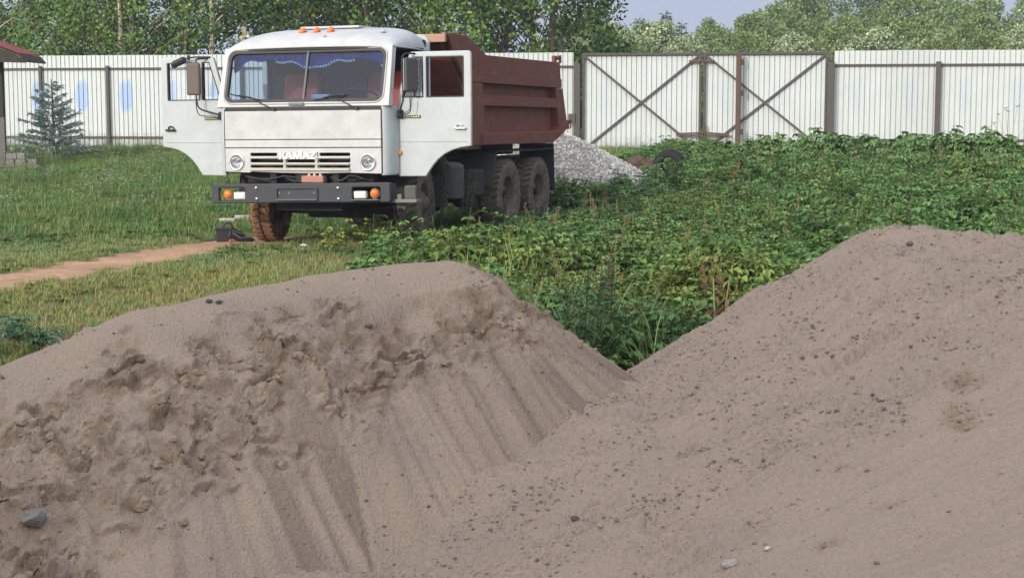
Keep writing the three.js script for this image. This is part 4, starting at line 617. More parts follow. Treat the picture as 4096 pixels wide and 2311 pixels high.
{
  const r = rng(501), short = [], mid = [], long = [], G = grassTuft(1, 22, 0.055, 0.006, 0.075, [...GRASS, ...GRASS, [0.33, 0.275, 0.16], [0.30, 0.27, 0.15]], 0.9), G2 = grassTuft(2, 26, 0.08, 0.008, 0.09, GRASS, 0.8), G3 = grassTuft(3, 22, 0.18, 0.009, 0.10, [...GRASS, [0.22, 0.22, 0.09]], 0.6);
  for (let i = 0; i < 150000; i++) {
    const d = 9 + 29.5 * Math.sqrt(r()), x = (r() * 2 - 1) * (0.318 * d + 0.8), z = -d; if (x > weedEdge(z) + 2.0 && weedLine(x, z) > 0.5 && d < 33) continue;
    if (inHeap(x, z) || inGravel(x, z)) continue; const b = bare(x, z); if (r() < b * 1.25) continue;
    const p = truckLocal(x, z); if (Math.abs(p.x) < 1.2 && p.z < -0.3 && p.z > -6.4 && r() < 0.75) continue;
    const f = fbm(x * 0.6, z * 0.6, 3.8, 3), t = ss(-0.15, 0.3, f), dry = clamp(0.7 * ss(21, 15, d) + 0.9 * f), y = ground(x, z) - 0.005;
    const c = mixc(mixc([0.95, 1.08, 0.9], [0.75, 0.98, 0.95], ss(0.0, 0.3, nz(x * 0.9, z * 0.9, 17.1))), [1.16, 1.08, 0.88], clamp(dry + 0.5 * ss(0.1, 0.4, nz(x * 1.4, z * 1.4, 27.7)))).map((v) => v * (0.85 + 0.3 * r()));
    const far = ss(21.5, 24.5, d + 1.2 * f + 0.9 * ss(0.6, 1.4, Math.abs(trackAt(x, z))) );
    if (r() > far) { if (r() < 0.9) short.push([x, y, z, r() * 6.28, 0.8 + 0.6 * r(), 0.8 + 0.5 * r(), c]); else mid.push([x, y, z, r() * 6.28, 0.5 + 0.5 * r(), 1, c]); }
    else if (r() < 0.72) mid.push([x, y, z, r() * 6.28, 0.7 + 0.7 * r(), 0.9 + 0.4 * r(), c]);
    else if (r() < 0.30 + 0.5 * ss(27, 33, d) * t) long.push([x, y, z, r() * 6.28, 0.55 + 0.6 * r(), 1, c]);
  }
  const m = leafMat();
  stuff('lawn_grass', G, m, short, 'short dry mown grass between the sand heap and the truck', 'grass'); stuff('meadow_grass', G2, m, mid, 'fresh green meadow grass on the left behind the wheel track', 'grass'); stuff('tall_grass', G3, m, long, 'taller green grass towards the fence', 'grass');
  // low broad leaves and white flowers in the meadow
  const L = new Leaves(), q = rng(9); for (let i = 0; i < 14; i++) { const d = rdir(q); d.y = 0.25 + 0.6 * q(); d.normalize(); L.leaf(rdir(q).multiplyScalar(0.05 * q()), d, V(-d.z, 0, d.x).normalize(), 0.07 + 0.06 * q(), 0.035 + 0.02 * q(), [0.075, 0.14, 0.04].map((v) => v * (0.8 + 0.5 * q()))); }
  const herb = [], F = new Leaves(), fl = []; for (let i = 0; i < 7; i++) { const o = rdir(q).multiplyScalar(0.10 * q()), h = 0.22 + 0.22 * q(), t = o.clone().add(V((q() - 0.5) * 0.08, h, (q() - 0.5) * 0.08)); F.stem(o, t, 0.002, [0.1, 0.15, 0.05]); for (let k = 0; k < 5; k++) { const a = k / 5 * 6.28, d = V(Math.cos(a), 0.25, Math.sin(a)).normalize(); F.quad(t, d, V(-d.z, 0, d.x), 0.021, 0.017, [0.78, 0.76, 0.70]); } F.quad(t.clone().add(V(-0.006, 0.006, 0)), V(1, 0, 0), V(0, 0, 1), 0.012, 0.012, [0.6, 0.42, 0.04]); }
  for (let i = 0; i < 9000; i++) { const d = 11 + 26 * Math.sqrt(r()), x = -(r()) * (0.318 * d + 0.5) + 0.5, z = -d; if (x > weedEdge(z) || inHeap(x, z) || bare(x, z) > 0.3) continue; const p = truckLocal(x, z); if (Math.abs(p.x) < 1.25 && p.z < -0.2 && p.z > -6.4) continue; if (r() < 0.25 + 0.75 * ss(0.0, 0.25, fbm(x * 0.9, z * 0.9, 7.1, 3))) herb.push([x, ground(x, z), z, r() * 6.28, 0.5 + 0.9 * r() * ss(17, 24, d) + 0.15, 1, [1, 1, 1].map((v) => v * (0.8 + 0.4 * r()))]); }
  for (let i = 0; i < 2600; i++) { const d = 23 + 13 * r(), x = -(0.12 + 0.20 * r()) * d, z = -d, c = ss(0.02, 0.28, fbm(x * 0.55, z * 0.9, 12.3, 2) + 0.25 * ss(26, 30, d) * ss(-6, -7.2, x)); if (r() < c * 0.30 + 0.008) fl.push([x, ground(x, z), z, r() * 6.28, 0.7 + 0.6 * r(), 1]); }
  stuff('meadow_herbs', L.geo(), m, herb, 'low broad-leaved herbs scattered through the grass', 'herbs'); stuff('white_flowers', F.geo(), m, fl, 'small white meadow flowers on the left', 'flowers');
}
// plants of the overgrown plot on the right
function leafyPlant(seed, h, stems, pairs, ll, lw, cols, lean = 0.35, end = true) {
  const r = rng(seed), L = new Leaves();
  for (let i = 0; i < stems; i++) {
    const d = rdir(r), len = h * (0.65 + 0.45 * r()), tip = V(d.x * len * lean * (0.5 + r()), len, d.z * len * lean * (0.5 + r())); L.stem(V(0, 0, 0), tip, 0.005, [0.10, 0.14, 0.05]);
    for (let k = 0; k < pairs; k++) {
      const t = 0.30 + 0.70 * (k + r() * 0.6) / pairs, o = tip.clone().multiplyScalar(t), pd = rdir(r); pd.y = 0.35 * r(); pd.normalize();
      const pl = ll * 1.3 * (0.7 + 0.5 * r()), e = o.clone().addScaledVector(pd, pl); L.stem(o, e, 0.002, [0.10, 0.14, 0.05]); const sd = V(-pd.z, 0, pd.x);
      const put = (at, dir, s) => { const q = cols[Math.floor(r() * cols.length)], b = 0.75 + 0.5 * r(); dir.y -= 0.15 + 0.4 * r(); dir.normalize(); const side = V().crossVectors(dir, V(0, 1, 0)).normalize().applyAxisAngle(dir, (r() - 0.5) * 1.0); L.leaf(at, dir, side, ll * s * (0.8 + 0.4 * r()), lw * s, [q[0] * b, q[1] * b, q[2] * b], 0.2, 0.2); };
      put(e, pd.clone(), 1); for (const g of [-1, 1]) { put(e.clone().lerp(o, 0.25), pd.clone().addScaledVector(sd, g * 1.1), 0.8); if (r() < 0.6) put(e.clone().lerp(o, 0.65), pd.clone().addScaledVector(sd, g * 1.3), 0.6); }
    }
  }
  return L.geo();
}
const LEAF = [[0.105, 0.200, 0.058], [0.128, 0.225, 0.068], [0.080, 0.165, 0.048], [0.155, 0.245, 0.080]];
const wm = leafMat({ roughness: 0.6, specularIntensity: 0.3 });
{
  const r = rng(733), A = [leafyPlant(21, 0.44, 5, 6, 0.078, 0.050, LEAF), leafyPlant(22, 0.40, 6, 5, 0.070, 0.048, LEAF, 0.6), leafyPlant(23, 0.52, 4, 6, 0.090, 0.056, LEAF, 0.4)], spots = [[], [], []], blade = [], fine = [], nar = [];
  const B = grassTuft(24, 16, 0.55, 0.019, 0.08, [[0.16, 0.27, 0.12], [0.19, 0.30, 0.135], [0.13, 0.235, 0.10]], 0.9), Fg = grassTuft(25, 18, 0.42, 0.010, 0.12, [[0.20, 0.275, 0.115], [0.25, 0.30, 0.14], [0.16, 0.25, 0.10]], 0.7);
  const N = new Leaves(); for (let i = 0; i < 5; i++) { const d = rdir(r), len = 0.55 * (0.7 + 0.5 * r()), tip = V(d.x * 0.14, len, d.z * 0.14); N.stem(V(0, 0, 0), tip, 0.004, [0.12, 0.14, 0.07]); for (let k = 0; k < 22; k++) { const t = 0.2 + 0.8 * k / 22, p = rdir(r); p.y = 0.4; p.normalize(); N.leaf(tip.clone().multiplyScalar(t), p, V(-p.z, 0, p.x).normalize(), 0.085 * (1.15 - 0.6 * t), 0.017, [0.14, 0.23, 0.11].map((v) => v * (0.7 + 0.6 * r()))); } }
  for (let i = 0; i < 46000; i++) {
    const d = 8.4 + 28 * Math.pow(r(), 0.80), x = lerp(-2.4, 0.318 * d + 0.8, r()), z = -d; if (weedLine(x, z) < r() || inHeap(x, z) && leftHeap(x, z)[0] > 0 || rightHeap(x, z)[0] > 0.02 || leftHeap(x, z)[0] > 0.0) continue; if (inGravel(x, z)) continue;
    if (d > 25.5 && d < 31 && x / d > 0.070 && x / d < 0.108 && r() < 0.9) continue;
    if (d > 26 && x < lerp(3.0, 1.2, ss(27, 33, d)) && d < 34 && Math.hypot(x - 2.9, z + 30.3) < 1.2 && r() < 0.85) continue;
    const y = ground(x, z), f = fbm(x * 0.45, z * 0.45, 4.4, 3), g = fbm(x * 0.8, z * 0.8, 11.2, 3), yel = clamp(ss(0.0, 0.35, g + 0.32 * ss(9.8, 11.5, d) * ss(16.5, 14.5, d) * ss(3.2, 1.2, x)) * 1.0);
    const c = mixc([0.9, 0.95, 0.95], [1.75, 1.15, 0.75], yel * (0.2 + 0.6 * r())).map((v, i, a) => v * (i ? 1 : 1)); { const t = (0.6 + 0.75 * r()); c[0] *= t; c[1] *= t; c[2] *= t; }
    const pl = truckLocal(x, z), low = lerp(1, 0.50, ss(27, 30, d)) * (0.62 + 0.75 * ss(-0.25, 0.3, fbm(x * 0.9, z * 0.9, 21.7, 3))) * lerp(0.5, 1, pl.z < 1.2 && pl.z > -7 ? ss(1.3, 3.2, pl.x) : 1) * lerp(1, 0.6, ss(14.5, 17, d) * ss(28.5, 26, d) * ss(4.6, 2.2, x - 0.06 * (d - 18)));
    const grassy = ss(-0.02, 0.18, f + 0.18 * ss(15, 20, d) * ss(30, 25, d)), sc = (0.85 + 0.35 * r()) * Math.sqrt(low), hy = Math.sqrt(low);
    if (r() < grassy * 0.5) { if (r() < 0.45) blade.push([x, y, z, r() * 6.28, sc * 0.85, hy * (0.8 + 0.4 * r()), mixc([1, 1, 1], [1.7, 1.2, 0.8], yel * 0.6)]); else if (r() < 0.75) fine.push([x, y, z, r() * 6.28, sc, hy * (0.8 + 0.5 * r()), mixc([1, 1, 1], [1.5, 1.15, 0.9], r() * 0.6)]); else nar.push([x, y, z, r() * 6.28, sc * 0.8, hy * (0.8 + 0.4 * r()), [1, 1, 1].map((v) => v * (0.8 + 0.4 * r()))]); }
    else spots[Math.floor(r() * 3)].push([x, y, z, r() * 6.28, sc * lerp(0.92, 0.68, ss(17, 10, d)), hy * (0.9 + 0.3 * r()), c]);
  }
  const St = new Leaves(), seeds = [], q2 = rng(451); for (let i = 0; i < 3; i++) { const d = rdir(q2), t = V(d.x * 0.10, 0.55 + 0.2 * q2(), d.z * 0.10), o = V(d.x * 0.03, 0, d.z * 0.03); St.stem(o, t, 0.004, [0.22, 0.22, 0.10]); for (let k = 0; k < 9; k++) { const p = rdir(q2); p.y = 0.6; p.normalize(); St.leaf(o.clone().lerp(t, 0.25 + 0.5 * k / 9), p, V(-p.z, 0, p.x).normalize(), 0.10, 0.022, [0.13, 0.20, 0.08]); } for (let k = 0; k < 22; k++) { const p = rsph(q2); p.y = Math.abs(p.y); St.quad(o.clone().lerp(t, 0.72 + 0.28 * q2()), p, perp(p, q2), 0.028, 0.014, [0.26, 0.17, 0.09].map((v) => v * (0.6 + 0.8 * q2()))); } }
  for (let i = 0; i < 1000; i++) { const d = 10.5 + 21 * r(), x = lerp(-1.6, 0.318 * d + 0.5, r()), z = -d, pl = truckLocal(x, z); if (weedLine(x, z) < 0.6 || inGravel(x, z) || rightHeap(x, z)[0] > -0.05 || leftHeap(x, z)[0] > -0.05 || pl.z < 1.2 && pl.z > -7 && pl.x < 2.2 || x / d > 0.065 && x / d < 0.112 && d > 24) continue; if (r() < 0.10 + 0.6 * ss(0.0, 0.3, fbm(x * 0.7, z * 0.7, 31.3, 3))) seeds.push([x, ground(x, z), z, r() * 6.28, 0.5 + 0.45 * r(), 1, [1, 1, 1].map((v) => v * (0.75 + 0.5 * r())), (r() - 0.5) * 0.3, (r() - 0.5) * 0.3]); }
  stuff('weed_stalks', St.geo(), wm, seeds, 'upright weed stalks with brown seed heads across the plot', 'weeds');
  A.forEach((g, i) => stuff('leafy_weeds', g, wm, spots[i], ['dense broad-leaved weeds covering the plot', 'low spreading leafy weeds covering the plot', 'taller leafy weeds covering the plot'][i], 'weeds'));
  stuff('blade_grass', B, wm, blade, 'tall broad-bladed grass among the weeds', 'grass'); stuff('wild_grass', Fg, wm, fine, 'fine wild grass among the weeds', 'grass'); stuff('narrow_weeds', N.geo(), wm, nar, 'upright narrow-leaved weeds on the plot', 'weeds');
}
// raspberry canes along the fence: each bush a thing
{
  function cane(seed, h) { const r = rng(seed), L = new Leaves(), S = new Leaves(); const d = rdir(r); let p = V(0, 0, 0); const pts = [p.clone()]; for (let i = 1; i <= 6; i++) { p = p.clone().add(V(d.x * 0.022 * i, h / 6 * (1 - 0.05 * i), d.z * 0.022 * i)); pts.push(p); S.stem(pts[i - 1], p, 0.006, [0.14, 0.11, 0.06]); }
    for (let k = 0; k < 17; k++) { const t = 0.22 + 0.78 * k / 17, f = t * 6, i = Math.min(5, Math.floor(f)), o = pts[i].clone().lerp(pts[i + 1], f - i), pd = rdir(r); pd.y = 0.5 * r(); pd.normalize(); const e = o.clone().addScaledVector(pd, 0.09 * (1.2 - 0.5 * t)); S.stem(o, e, 0.0025, [0.12, 0.14, 0.06]); const sd = V(-pd.z, 0, pd.x); for (const [g, s] of [[0, 1], [-1, 0.8], [1, 0.8]]) { const dir = pd.clone().addScaledVector(sd, g * 1.2); dir.y -= 0.45 + 0.4 * r(); dir.normalize(); const b = 0.75 + 0.55 * r(), q = r() < 0.12 ? [0.16, 0.20, 0.12] : [0.115, 0.215, 0.068]; L.leaf(e, dir, V().crossVectors(dir, V(0, 1, 0)).normalize(), 0.150 * s, 0.100 * s, q.map((v) => v * b), 0.18, 0.25); } } return [L, S]; }
  function bush(seed, n, rad, h) { const r = rng(seed), gl = [], gs = []; for (let i = 0; i < n; i++) { const [l, s] = cane(seed * 31 + i, h * (0.7 + 0.5 * r())), o = rdir(r).multiplyScalar(rad * Math.sqrt(r())); gl.push(l.geo().translate(o.x, 0, o.z)); gs.push(s.geo().translate(o.x, 0, o.z)); } return [mergeGeometries(gl), mergeGeometries(gs)]; }
  const B = [bush(1, 12, 0.6, 0.88), bush(2, 10, 0.55, 0.78), bush(3, 14, 0.7, 0.82)];
  const ordinal = ['first', 'second', 'third', 'fourth', 'fifth', 'sixth', 'seventh', 'eighth', 'ninth', 'tenth', 'eleventh', 'twelfth', 'thirteenth', 'fourteenth', 'fifteenth', 'sixteenth', 'seventeenth', 'eighteenth'];
  [[4.05, -32.6, 0.75], [4.75, -32.2, 0.9], [5.4, -31.5, 0.95], [6.3, -32.6, 1.0], [7.1, -31.7, 1.05], [7.9, -32.5, 1.1], [8.8, -31.8, 1.1], [9.5, -32.5, 0.95], [10.3, -31.4, 0.95], [11.1, -32.2, 0.9], [4.3, -30.2, 0.8], [5.9, -30.0, 0.85], [7.5, -30.2, 0.9], [9.1, -30.0, 0.9], [10.4, -29.6, 0.8], [5.0, -28.6, 0.65], [7.0, -28.5, 0.7], [8.9, -28.3, 0.7]].forEach(([x, z, s], i) => {
    const b = thing('raspberry_bush', `raspberry bush, ${ordinal[i < 10 ? i : i < 15 ? i - 10 : i - 15]} from the left in the ${i < 10 ? 'row nearest the fence' : i < 15 ? 'second row from the fence' : 'third row from the fence'}`, 'bush', 'raspberry bushes in front of the fence'); part('leaves', B[i % 3][0], wm, b); part('canes', B[i % 3][1], wm, b); b.position.set(x, ground(x, z) - 0.01, z); b.rotation.y = i * 1.7; b.scale.set(s * 0.95, s * (0.82 + 0.22 * ((i * 7) % 5) / 4), s * 0.95);
  });
  // a bright young plant before the bumper, grey-green mugwort before the wheels
  const yl = leafyPlant(61, 0.42, 7, 6, 0.075, 0.045, [[0.20, 0.25, 0.05], [0.13, 0.21, 0.05], [0.26, 0.24, 0.05]], 0.5);
  const y = thing('sunlit_weed', 'yellow-green leafy plant growing in front of the truck bumper', 'plant'); part('foliage', yl, wm, y); y.position.set(-1.62, ground(-1.62, -18.9), -18.9);
  const y2 = y.clone(); y2.name = numbered('sunlit_weed'); scene.add(y2); y2.userData = { label: 'smaller yellowing leafy plant left of the front wheel near the bumper', category: 'plant' }; y2.position.set(-2.05, ground(-2.05, -19.0), -19.0); y2.rotation.y = 2; y2.scale.setScalar(0.8);
  const r = rng(88);
  const mug = (seed, h) => { const q = rng(seed), L = new Leaves(); for (let i = 0; i < 7; i++) { const d = rdir(q), len = h * (0.65 + 0.45 * q()), tip = V(d.x * 0.16, len, d.z * 0.16); L.stem(V(0, 0, 0), tip, 0.005, [0.13, 0.14, 0.09]); for (let k = 0; k < 40; k++) { const t = 0.25 + 0.75 * k / 40, p = rdir(q); p.y = 0.5; p.normalize(); L.leaf(tip.clone().multiplyScalar(t), p, V(-p.z, 0, p.x).normalize(), 0.075 * (1.25 - 0.8 * t), 0.022, [0.095, 0.135, 0.085].map((v) => v * (0.65 + 0.7 * q()))); } } return L.geo(); };
  const M = [mug(71, 0.85), mug(72, 0.65)]; const ThG = leafyPlant(75, 0.34, 10, 7, 0.10, 0.038, [[0.12, 0.23, 0.12], [0.15, 0.27, 0.15], [0.09, 0.19, 0.10]], 0.8);
  [[-0.95, -20.2, 1.0, 0, 'tall grey-green mugwort between the front and middle wheels'], [-0.62, -20.8, 1.05, 0, 'grey-green mugwort before the side tank of the truck'], [-1.35, -19.7, 0.8, 1, 'low mugwort hiding the lower part of the front wheel'], [-0.2, -21.4, 0.85, 1, 'mugwort just before the middle wheel'], [0.35, -22.4, 0.8, 1, 'mugwort just before the rear wheel'], [-3.4, -11.6, 0.5, 1, 'bluish thistle at the left edge beside the sand heap'], [-3.75, -12.0, 0.6, 0, 'bluish thistle farthest left behind the sand heap'], [-3.0, -11.9, 0.5, 1, 'small bluish thistle behind the left sand heap'], [-3.75, -11.3, 0.55, 1, 'small thistle in the lower left corner']].forEach(([x, z, s, k, lab]) => { const o = thing(lab.includes('thistle') ? 'thistle' : 'mugwort', lab, lab.includes('thistle') ? 'thistle' : 'mugwort'); part('foliage', lab.includes('thistle') ? ThG : M[k], wm, o); o.position.set(x, ground(x, z), z); o.rotation.y = r() * 6.28; o.scale.setScalar(s); });
  // withered plants
  const dead = (seed) => { const q = rng(seed), L = new Leaves(); for (let i = 0; i < 6; i++) { const d = rdir(q), tip = V(d.x * 0.30 * q(), 0.28 + 0.22 * q(), d.z * 0.30 * q()); L.stem(V(0, 0, 0), tip, 0.006, [0.42, 0.36, 0.17]); for (let k = 0; k < 7; k++) { const o = tip.clone().multiplyScalar(0.5 + 0.5 * q()), p = rdir(q); p.y = -0.9; p.normalize(); L.leaf(o, p, perp(p, q), 0.07 + 0.04 * q(), 0.035, [0.20, 0.125, 0.07].map((v) => v * (0.7 + 0.7 * q())), 0.5, -0.2); } } return L.geo(); };
  const Dd = [dead(81), dead(82)];
  [[1.35, -10.6, 1.1, 'withered brown plant with bare stalks in the middle of the weeds'], [0.75, -10.9, 0.8, 'withered brown plant left of the largest withered one'], [0.15, -12.2, 0.8, 'withered plant behind the sand crest, near the weeds middle'], [1.8, -12.9, 0.7, 'withered brown stalks in the right part of the weeds'], [2.2, -10.4, 0.7, 'withered yellow stalks close to the right sand heap'], [-0.4, -13.6, 0.6, 'withered tuft at the edge of the weeds'], [0.5, -14.2, 0.7, 'withered plant farther back before the truck wheels'], [-1.9, -12.3, 0.5, 'dry brown docks behind the left sand crest, right tuft'], [-2.15, -11.9, 0.5, 'dry brown docks behind the left sand crest, left tuft'], [-1.55, -12.6, 0.45, 'dry brown docks behind the left sand crest, far tuft'], [4.3, -23.5, 0.7, 'withered grey plant among the weeds below the gate'], [6.1, -26.0, 0.8, 'withered pale plant below the right fence']].forEach(([x, z, s, lab], i) => { const o = thing('withered_plant', lab, 'plant', 'withered plants'); part('stalks', Dd[i % 2], wm, o); o.position.set(x, ground(x, z) + (i > 6 && i < 10 ? 0 : 0.10), z); o.rotation.y = r() * 6.28; o.scale.setScalar(s); });
  // dry umbels standing before the fence on the right
  const U = new Leaves(), q = rng(95); for (const [dx, h, s] of [[-0.28, 0.95, 0.10], [-0.05, 1.02, 0.13], [0.12, 1.12, 0.11], [-0.15, 1.08, 0.09], [0.33, 0.80, 0.11], [-0.34, 0.78, 0.09]]) { const t = V(dx, h, 0.1 * q()); U.stem(V(dx * 0.2, 0, 0), V(dx * 0.4, h * 0.55, 0), 0.008, [0.30, 0.25, 0.16]); U.stem(V(dx * 0.4, h * 0.55, 0), t, 0.005, [0.30, 0.25, 0.16]); for (let k = 0; k < 16; k++) { const e = t.clone().add(rdir(q).multiplyScalar(s * (0.3 + 0.7 * q()))).add(V(0, 0.045, 0)); U.stem(t, e, 0.002, [0.28, 0.23, 0.14]); for (let j = 0; j < 5; j++) { const dd = rdir(q); U.quad(e, dd, V(-dd.z, 0, dd.x), 0.022, 0.016, [0.34, 0.29, 0.18]); } } }
  const u = thing('dry_umbel_plant', 'dry umbel plant with flat seed heads before the right fence', 'plant'); part('stalks', U.geo(), wm, u); u.position.set(10.15, ground(10.15, -33.2), -33.2);
  // blue spruce by the left fence
  const sp = conifer({ seed: 44, h: 1.68, rx: 0.80, tiers: 12, cols: [[0.38, 0.44, 0.40], [0.46, 0.52, 0.48], [0.28, 0.36, 0.32]], size: 0.11, dense: 120 })('blue_spruce', 'young blue spruce by the fence at the left', 'spruce'); sp.userData.category = 'tree'; sp.position.set(-9.75, ground(-9.75, -34.6) - 0.02, -34.6);
}

// ---------------------------------------------------------------- gravel heap, soil, old tyre
{
  const gh = (x, z) => { const q = Math.hypot((x - GRAVEL[0]) / 1.85, (z - GRAVEL[1]) / 1.95) * 1.0; return 1.02 * (1 - (Math.sqrt(q * q + 0.012) - 0.11)) - 0.03 + 0.05 * nz(x * 1.8, z * 1.8, 3.1) + 0.025 * nz(x * 5, z * 5, 6.1); };
  const N = 90, pos = [], uv = [], idx = []; for (let j = 0; j <= N; j++) for (let i = 0; i <= N; i++) { const x = GRAVEL[0] - 2.2 + 4.4 * i / N, z = GRAVEL[1] - 2.3 + 4.6 * j / N; pos.push(x, ground(GRAVEL[0], z) * 0.5 + ground(x, z) * 0.5 + Math.max(-0.15, gh(x, z)), z); uv.push(x, z); }
  for (let j = 0; j < N; j++) for (let i = 0; i < N; i++) { const a = j * (N + 1) + i, b = a + N + 1; if (Math.max(gh(pos[a * 3], pos[a * 3 + 2]), gh(pos[b * 3 + 3], pos[b * 3 + 5])) < -0.12) continue; idx.push(a, b, a + 1, a + 1, b, b + 1); }
  const g = new THREE.BufferGeometry(); g.setAttribute('position', new THREE.Float32BufferAttribute(pos, 3)); g.setAttribute('uv', new THREE.Float32BufferAttribute(uv, 2)); g.setIndex(idx); g.computeVertexNormals();
  const heapT = thing('gravel_heap', 'heap of pale crushed stone behind the rear of the truck', 'gravel heap');
  part('mound', g, mat([0.33, 0.315, 0.29], { roughness: 1, map: tex(256, 256, (u, v) => { const s = 0.75 + 0.5 * nz(u * 60, v * 60, 1.3) + 0.3 * nz(u * 130, v * 130, 2.3); return [s, s, s]; }, 0.6, 0.6, false) }), heapT);
  const r = rng(63), st = clodGeo(9, 0.6), im = [], q = new THREE.Quaternion(), M = new THREE.Matrix4();
  for (let i = 0; i < 11000; i++) { const a = r() * 6.28, t = Math.sqrt(r()) * 1.06, x = GRAVEL[0] + Math.cos(a) * 1.85 * t, z = GRAVEL[1] + Math.sin(a) * 1.95 * t, h = gh(x, z); if (h < -0.13) continue; im.push([x, ground(GRAVEL[0], z) * 0.5 + ground(x, z) * 0.5 + Math.max(0, h) + 0.005, z, 0.010 + 0.020 * r() * r() + (r() < 0.02 ? 0.02 : 0)]); }
  const o = new THREE.InstancedMesh(st, mat([1, 1, 1], { roughness: 0.95 }), im.length); im.forEach((s, i) => { M.compose(V(s[0], s[1], s[2]), q.setFromEuler(new THREE.Euler(r() * 6, r() * 6, r() * 6)), V(s[3], s[3], s[3])); o.setMatrixAt(i, M); const b = 0.36 + 0.42 * r(); o.setColorAt(i, lin(b, b * 0.93, b * 0.82)); });
  o.name = 'stones'; o.userData.kind = 'stuff'; o.castShadow = o.receiveShadow = true; heapT.add(o);
  const sg = new THREE.IcosahedronGeometry(1, 12); { const p = sg.attributes.position; for (let i = 0; i < p.count; i++) { const x = p.getX(i), y = p.getY(i), z = p.getZ(i), f = 1 + 0.35 * nz(x * 1.6, y * 1.6, z * 1.6) + 0.16 * nz(x * 5, y * 5, z * 5) + 0.07 * nz(x * 13, y * 13, z * 13); p.setXYZ(i, x * f * 0.5, y * f * 0.30, z * f * 0.45); } sg.computeVertexNormals(); } const so = solo('soil_mound', sg, mat([0.10, 0.066, 0.045], { roughness: 1, map: tex(128, 128, (u, v) => { const s = 0.8 + 0.6 * fbm(u * 12, v * 12, 3.3, 4); return [s, s, s]; }, 3, 3, false) }), 'mound of reddish brown soil beside the old tyre', 'soil'); so.position.set(2.36, 0.50, -30.6);
  const t = thing('old_tyre', 'worn black tyre leaning in the weeds below the gate', 'tyre'); const tg = tyreGeo(0.2).scale(1, 0.58, 0.58); part('tread', tg, mat([0.022, 0.021, 0.02], { roughness: 0.9 }), t); t.position.set(2.93, 0.70, -30.2); t.rotation.set(0, 1.2, 0.12);
}
// ---------------------------------------------------------------- by the front wheel
{
  const gy = (x, z) => ground(x, z), plastic = mat([0.028, 0.028, 0.03], { roughness: 0.55 });
  const tb = thing('toolbox', 'open-topped black plastic toolbox on the bare track by the front wheel', 'toolbox'); tb.position.set(-3.74, gy(-3.74, -21.0), -21.0); tb.rotation.y = 0.2;
  part('tub', mv(plate(rrect(-0.10, 0, 0.10, 0.17, 0.015), 0.15, 0.008), 0, 0, 0), plastic, tb); part('rim', box(0.225, 0.035, 0.17, 0, 0.165, 0, 0.012), plastic, tb); part('handle', tube([[-0.02, 0.17, 0], [0.03, 0.235, -0.02], [0.09, 0.23, -0.04], [0.12, 0.16, -0.04]], 0.012, 16, 6), plastic, tb);
  const lid = thing('tool_tray', 'black tray full of tools leaning between toolbox and muddy wheel', 'tray'); lid.position.set(-3.56, gy(-3.56, -20.95) + 0.075, -20.95); lid.rotation.set(0.5, 0.15, -0.6);
  part('base', box(0.24, 0.055, 0.18, 0, 0, 0, 0.015), plastic, lid); for (let i = 0; i < 4; i++) part('tool', mv(box(0.15, 0.018, 0.02, 0, 0, 0, 0.005), -0.01, 0.036, -0.06 + i * 0.04, 0, 0.3 * (i % 3) - 0.2), i % 2 ? GREYM : plastic, lid);
  const cloth = clodGeo(21, 0.6).scale(0.10, 0.05, 0.07); const bag = solo('cloth_bundle', cloth, mat([0.02, 0.02, 0.022], { roughness: 0.95 }), 'crumpled black cloth lying against the muddy front wheel', 'cloth'); bag.position.set(-3.42, gy(-3.42, -20.9) + 0.03, -20.9);
  const rag = solo('pink_glove', clodGeo(23, 0.6).scale(0.022, 0.03, 0.02), mat([0.75, 0.10, 0.12], { roughness: 0.8 }), 'small pink glove on the track before the toolbox', 'glove'); rag.position.set(-3.62, gy(-3.62, -20.82) + 0.018, -20.82);
  const cb = solo('crowbar', merge([bar(V(-0.11, 0, 0), V(0.11, 0.005, 0), 0.011, 8), tube([[0.11, 0.005, 0], [0.14, 0.012, 0], [0.155, 0.03, 0]], 0.011, 8, 6)]), mat([0.03, 0.025, 0.022], { roughness: 0.7 }), 'dark iron crowbar lying on the track left of the toolbox', 'crowbar'); cb.position.set(-3.99, gy(-3.99, -21.05) + 0.014, -21.05); cb.rotation.y = 0.15;
  const brickG = merge([new RoundedBoxGeometry(0.25, 0.09, 0.12, 1, 0.008)]), bm = mat([0.62, 0.60, 0.56], { map: grime(0.3, 3.7, 3, 3), roughness: 0.95 });
  [[-3.98, -24.0, 0.2, 0.05, 'upper white brick in the grass behind the front wheel'], [-4.13, -23.6, -0.3, 0.045, 'lower white brick in the grass behind the front wheel']].forEach(([x, z, t, y, l]) => { const b = solo('white_brick', brickG, bm, l, 'brick', 'white bricks behind the wheel'); b.position.set(x, gy(x, z) + y, z); b.rotation.y = t; });
  const br = solo('brick_fragment', clodGeo(27, 0.4).scale(0.09, 0.045, 0.05), mat([0.26, 0.10, 0.06], { roughness: 0.95 }), 'reddish brick fragment in the meadow left of the bumper', 'brick'); br.position.set(-5.0, gy(-5.0, -24.3) + 0.05, -24.3);
  const sc = solo('plastic_scrap', clodGeo(29, 0.8).scale(0.055, 0.035, 0.04), mat([0.70, 0.74, 0.78], { roughness: 0.3 }), 'crumpled white plastic scrap on the lawn below the bumper', 'scrap'); sc.position.set(-2.54, gy(-2.54, -19.7) + 0.025, -19.7);
  const hose = solo('bent_pipe', tube([[-3.40, 0.0, -11.6], [-3.395, 0.06, -11.6], [-3.37, 0.10, -11.6], [-3.32, 0.112, -11.6], [-3.27, 0.10, -11.58], [-3.22, 0.07, -11.55]], 0.009, 30, 8), mat([0.35, 0.36, 0.36], { roughness: 0.5 }), 'bent grey pipe arching out of the thistles at the lower left', 'pipe');
}
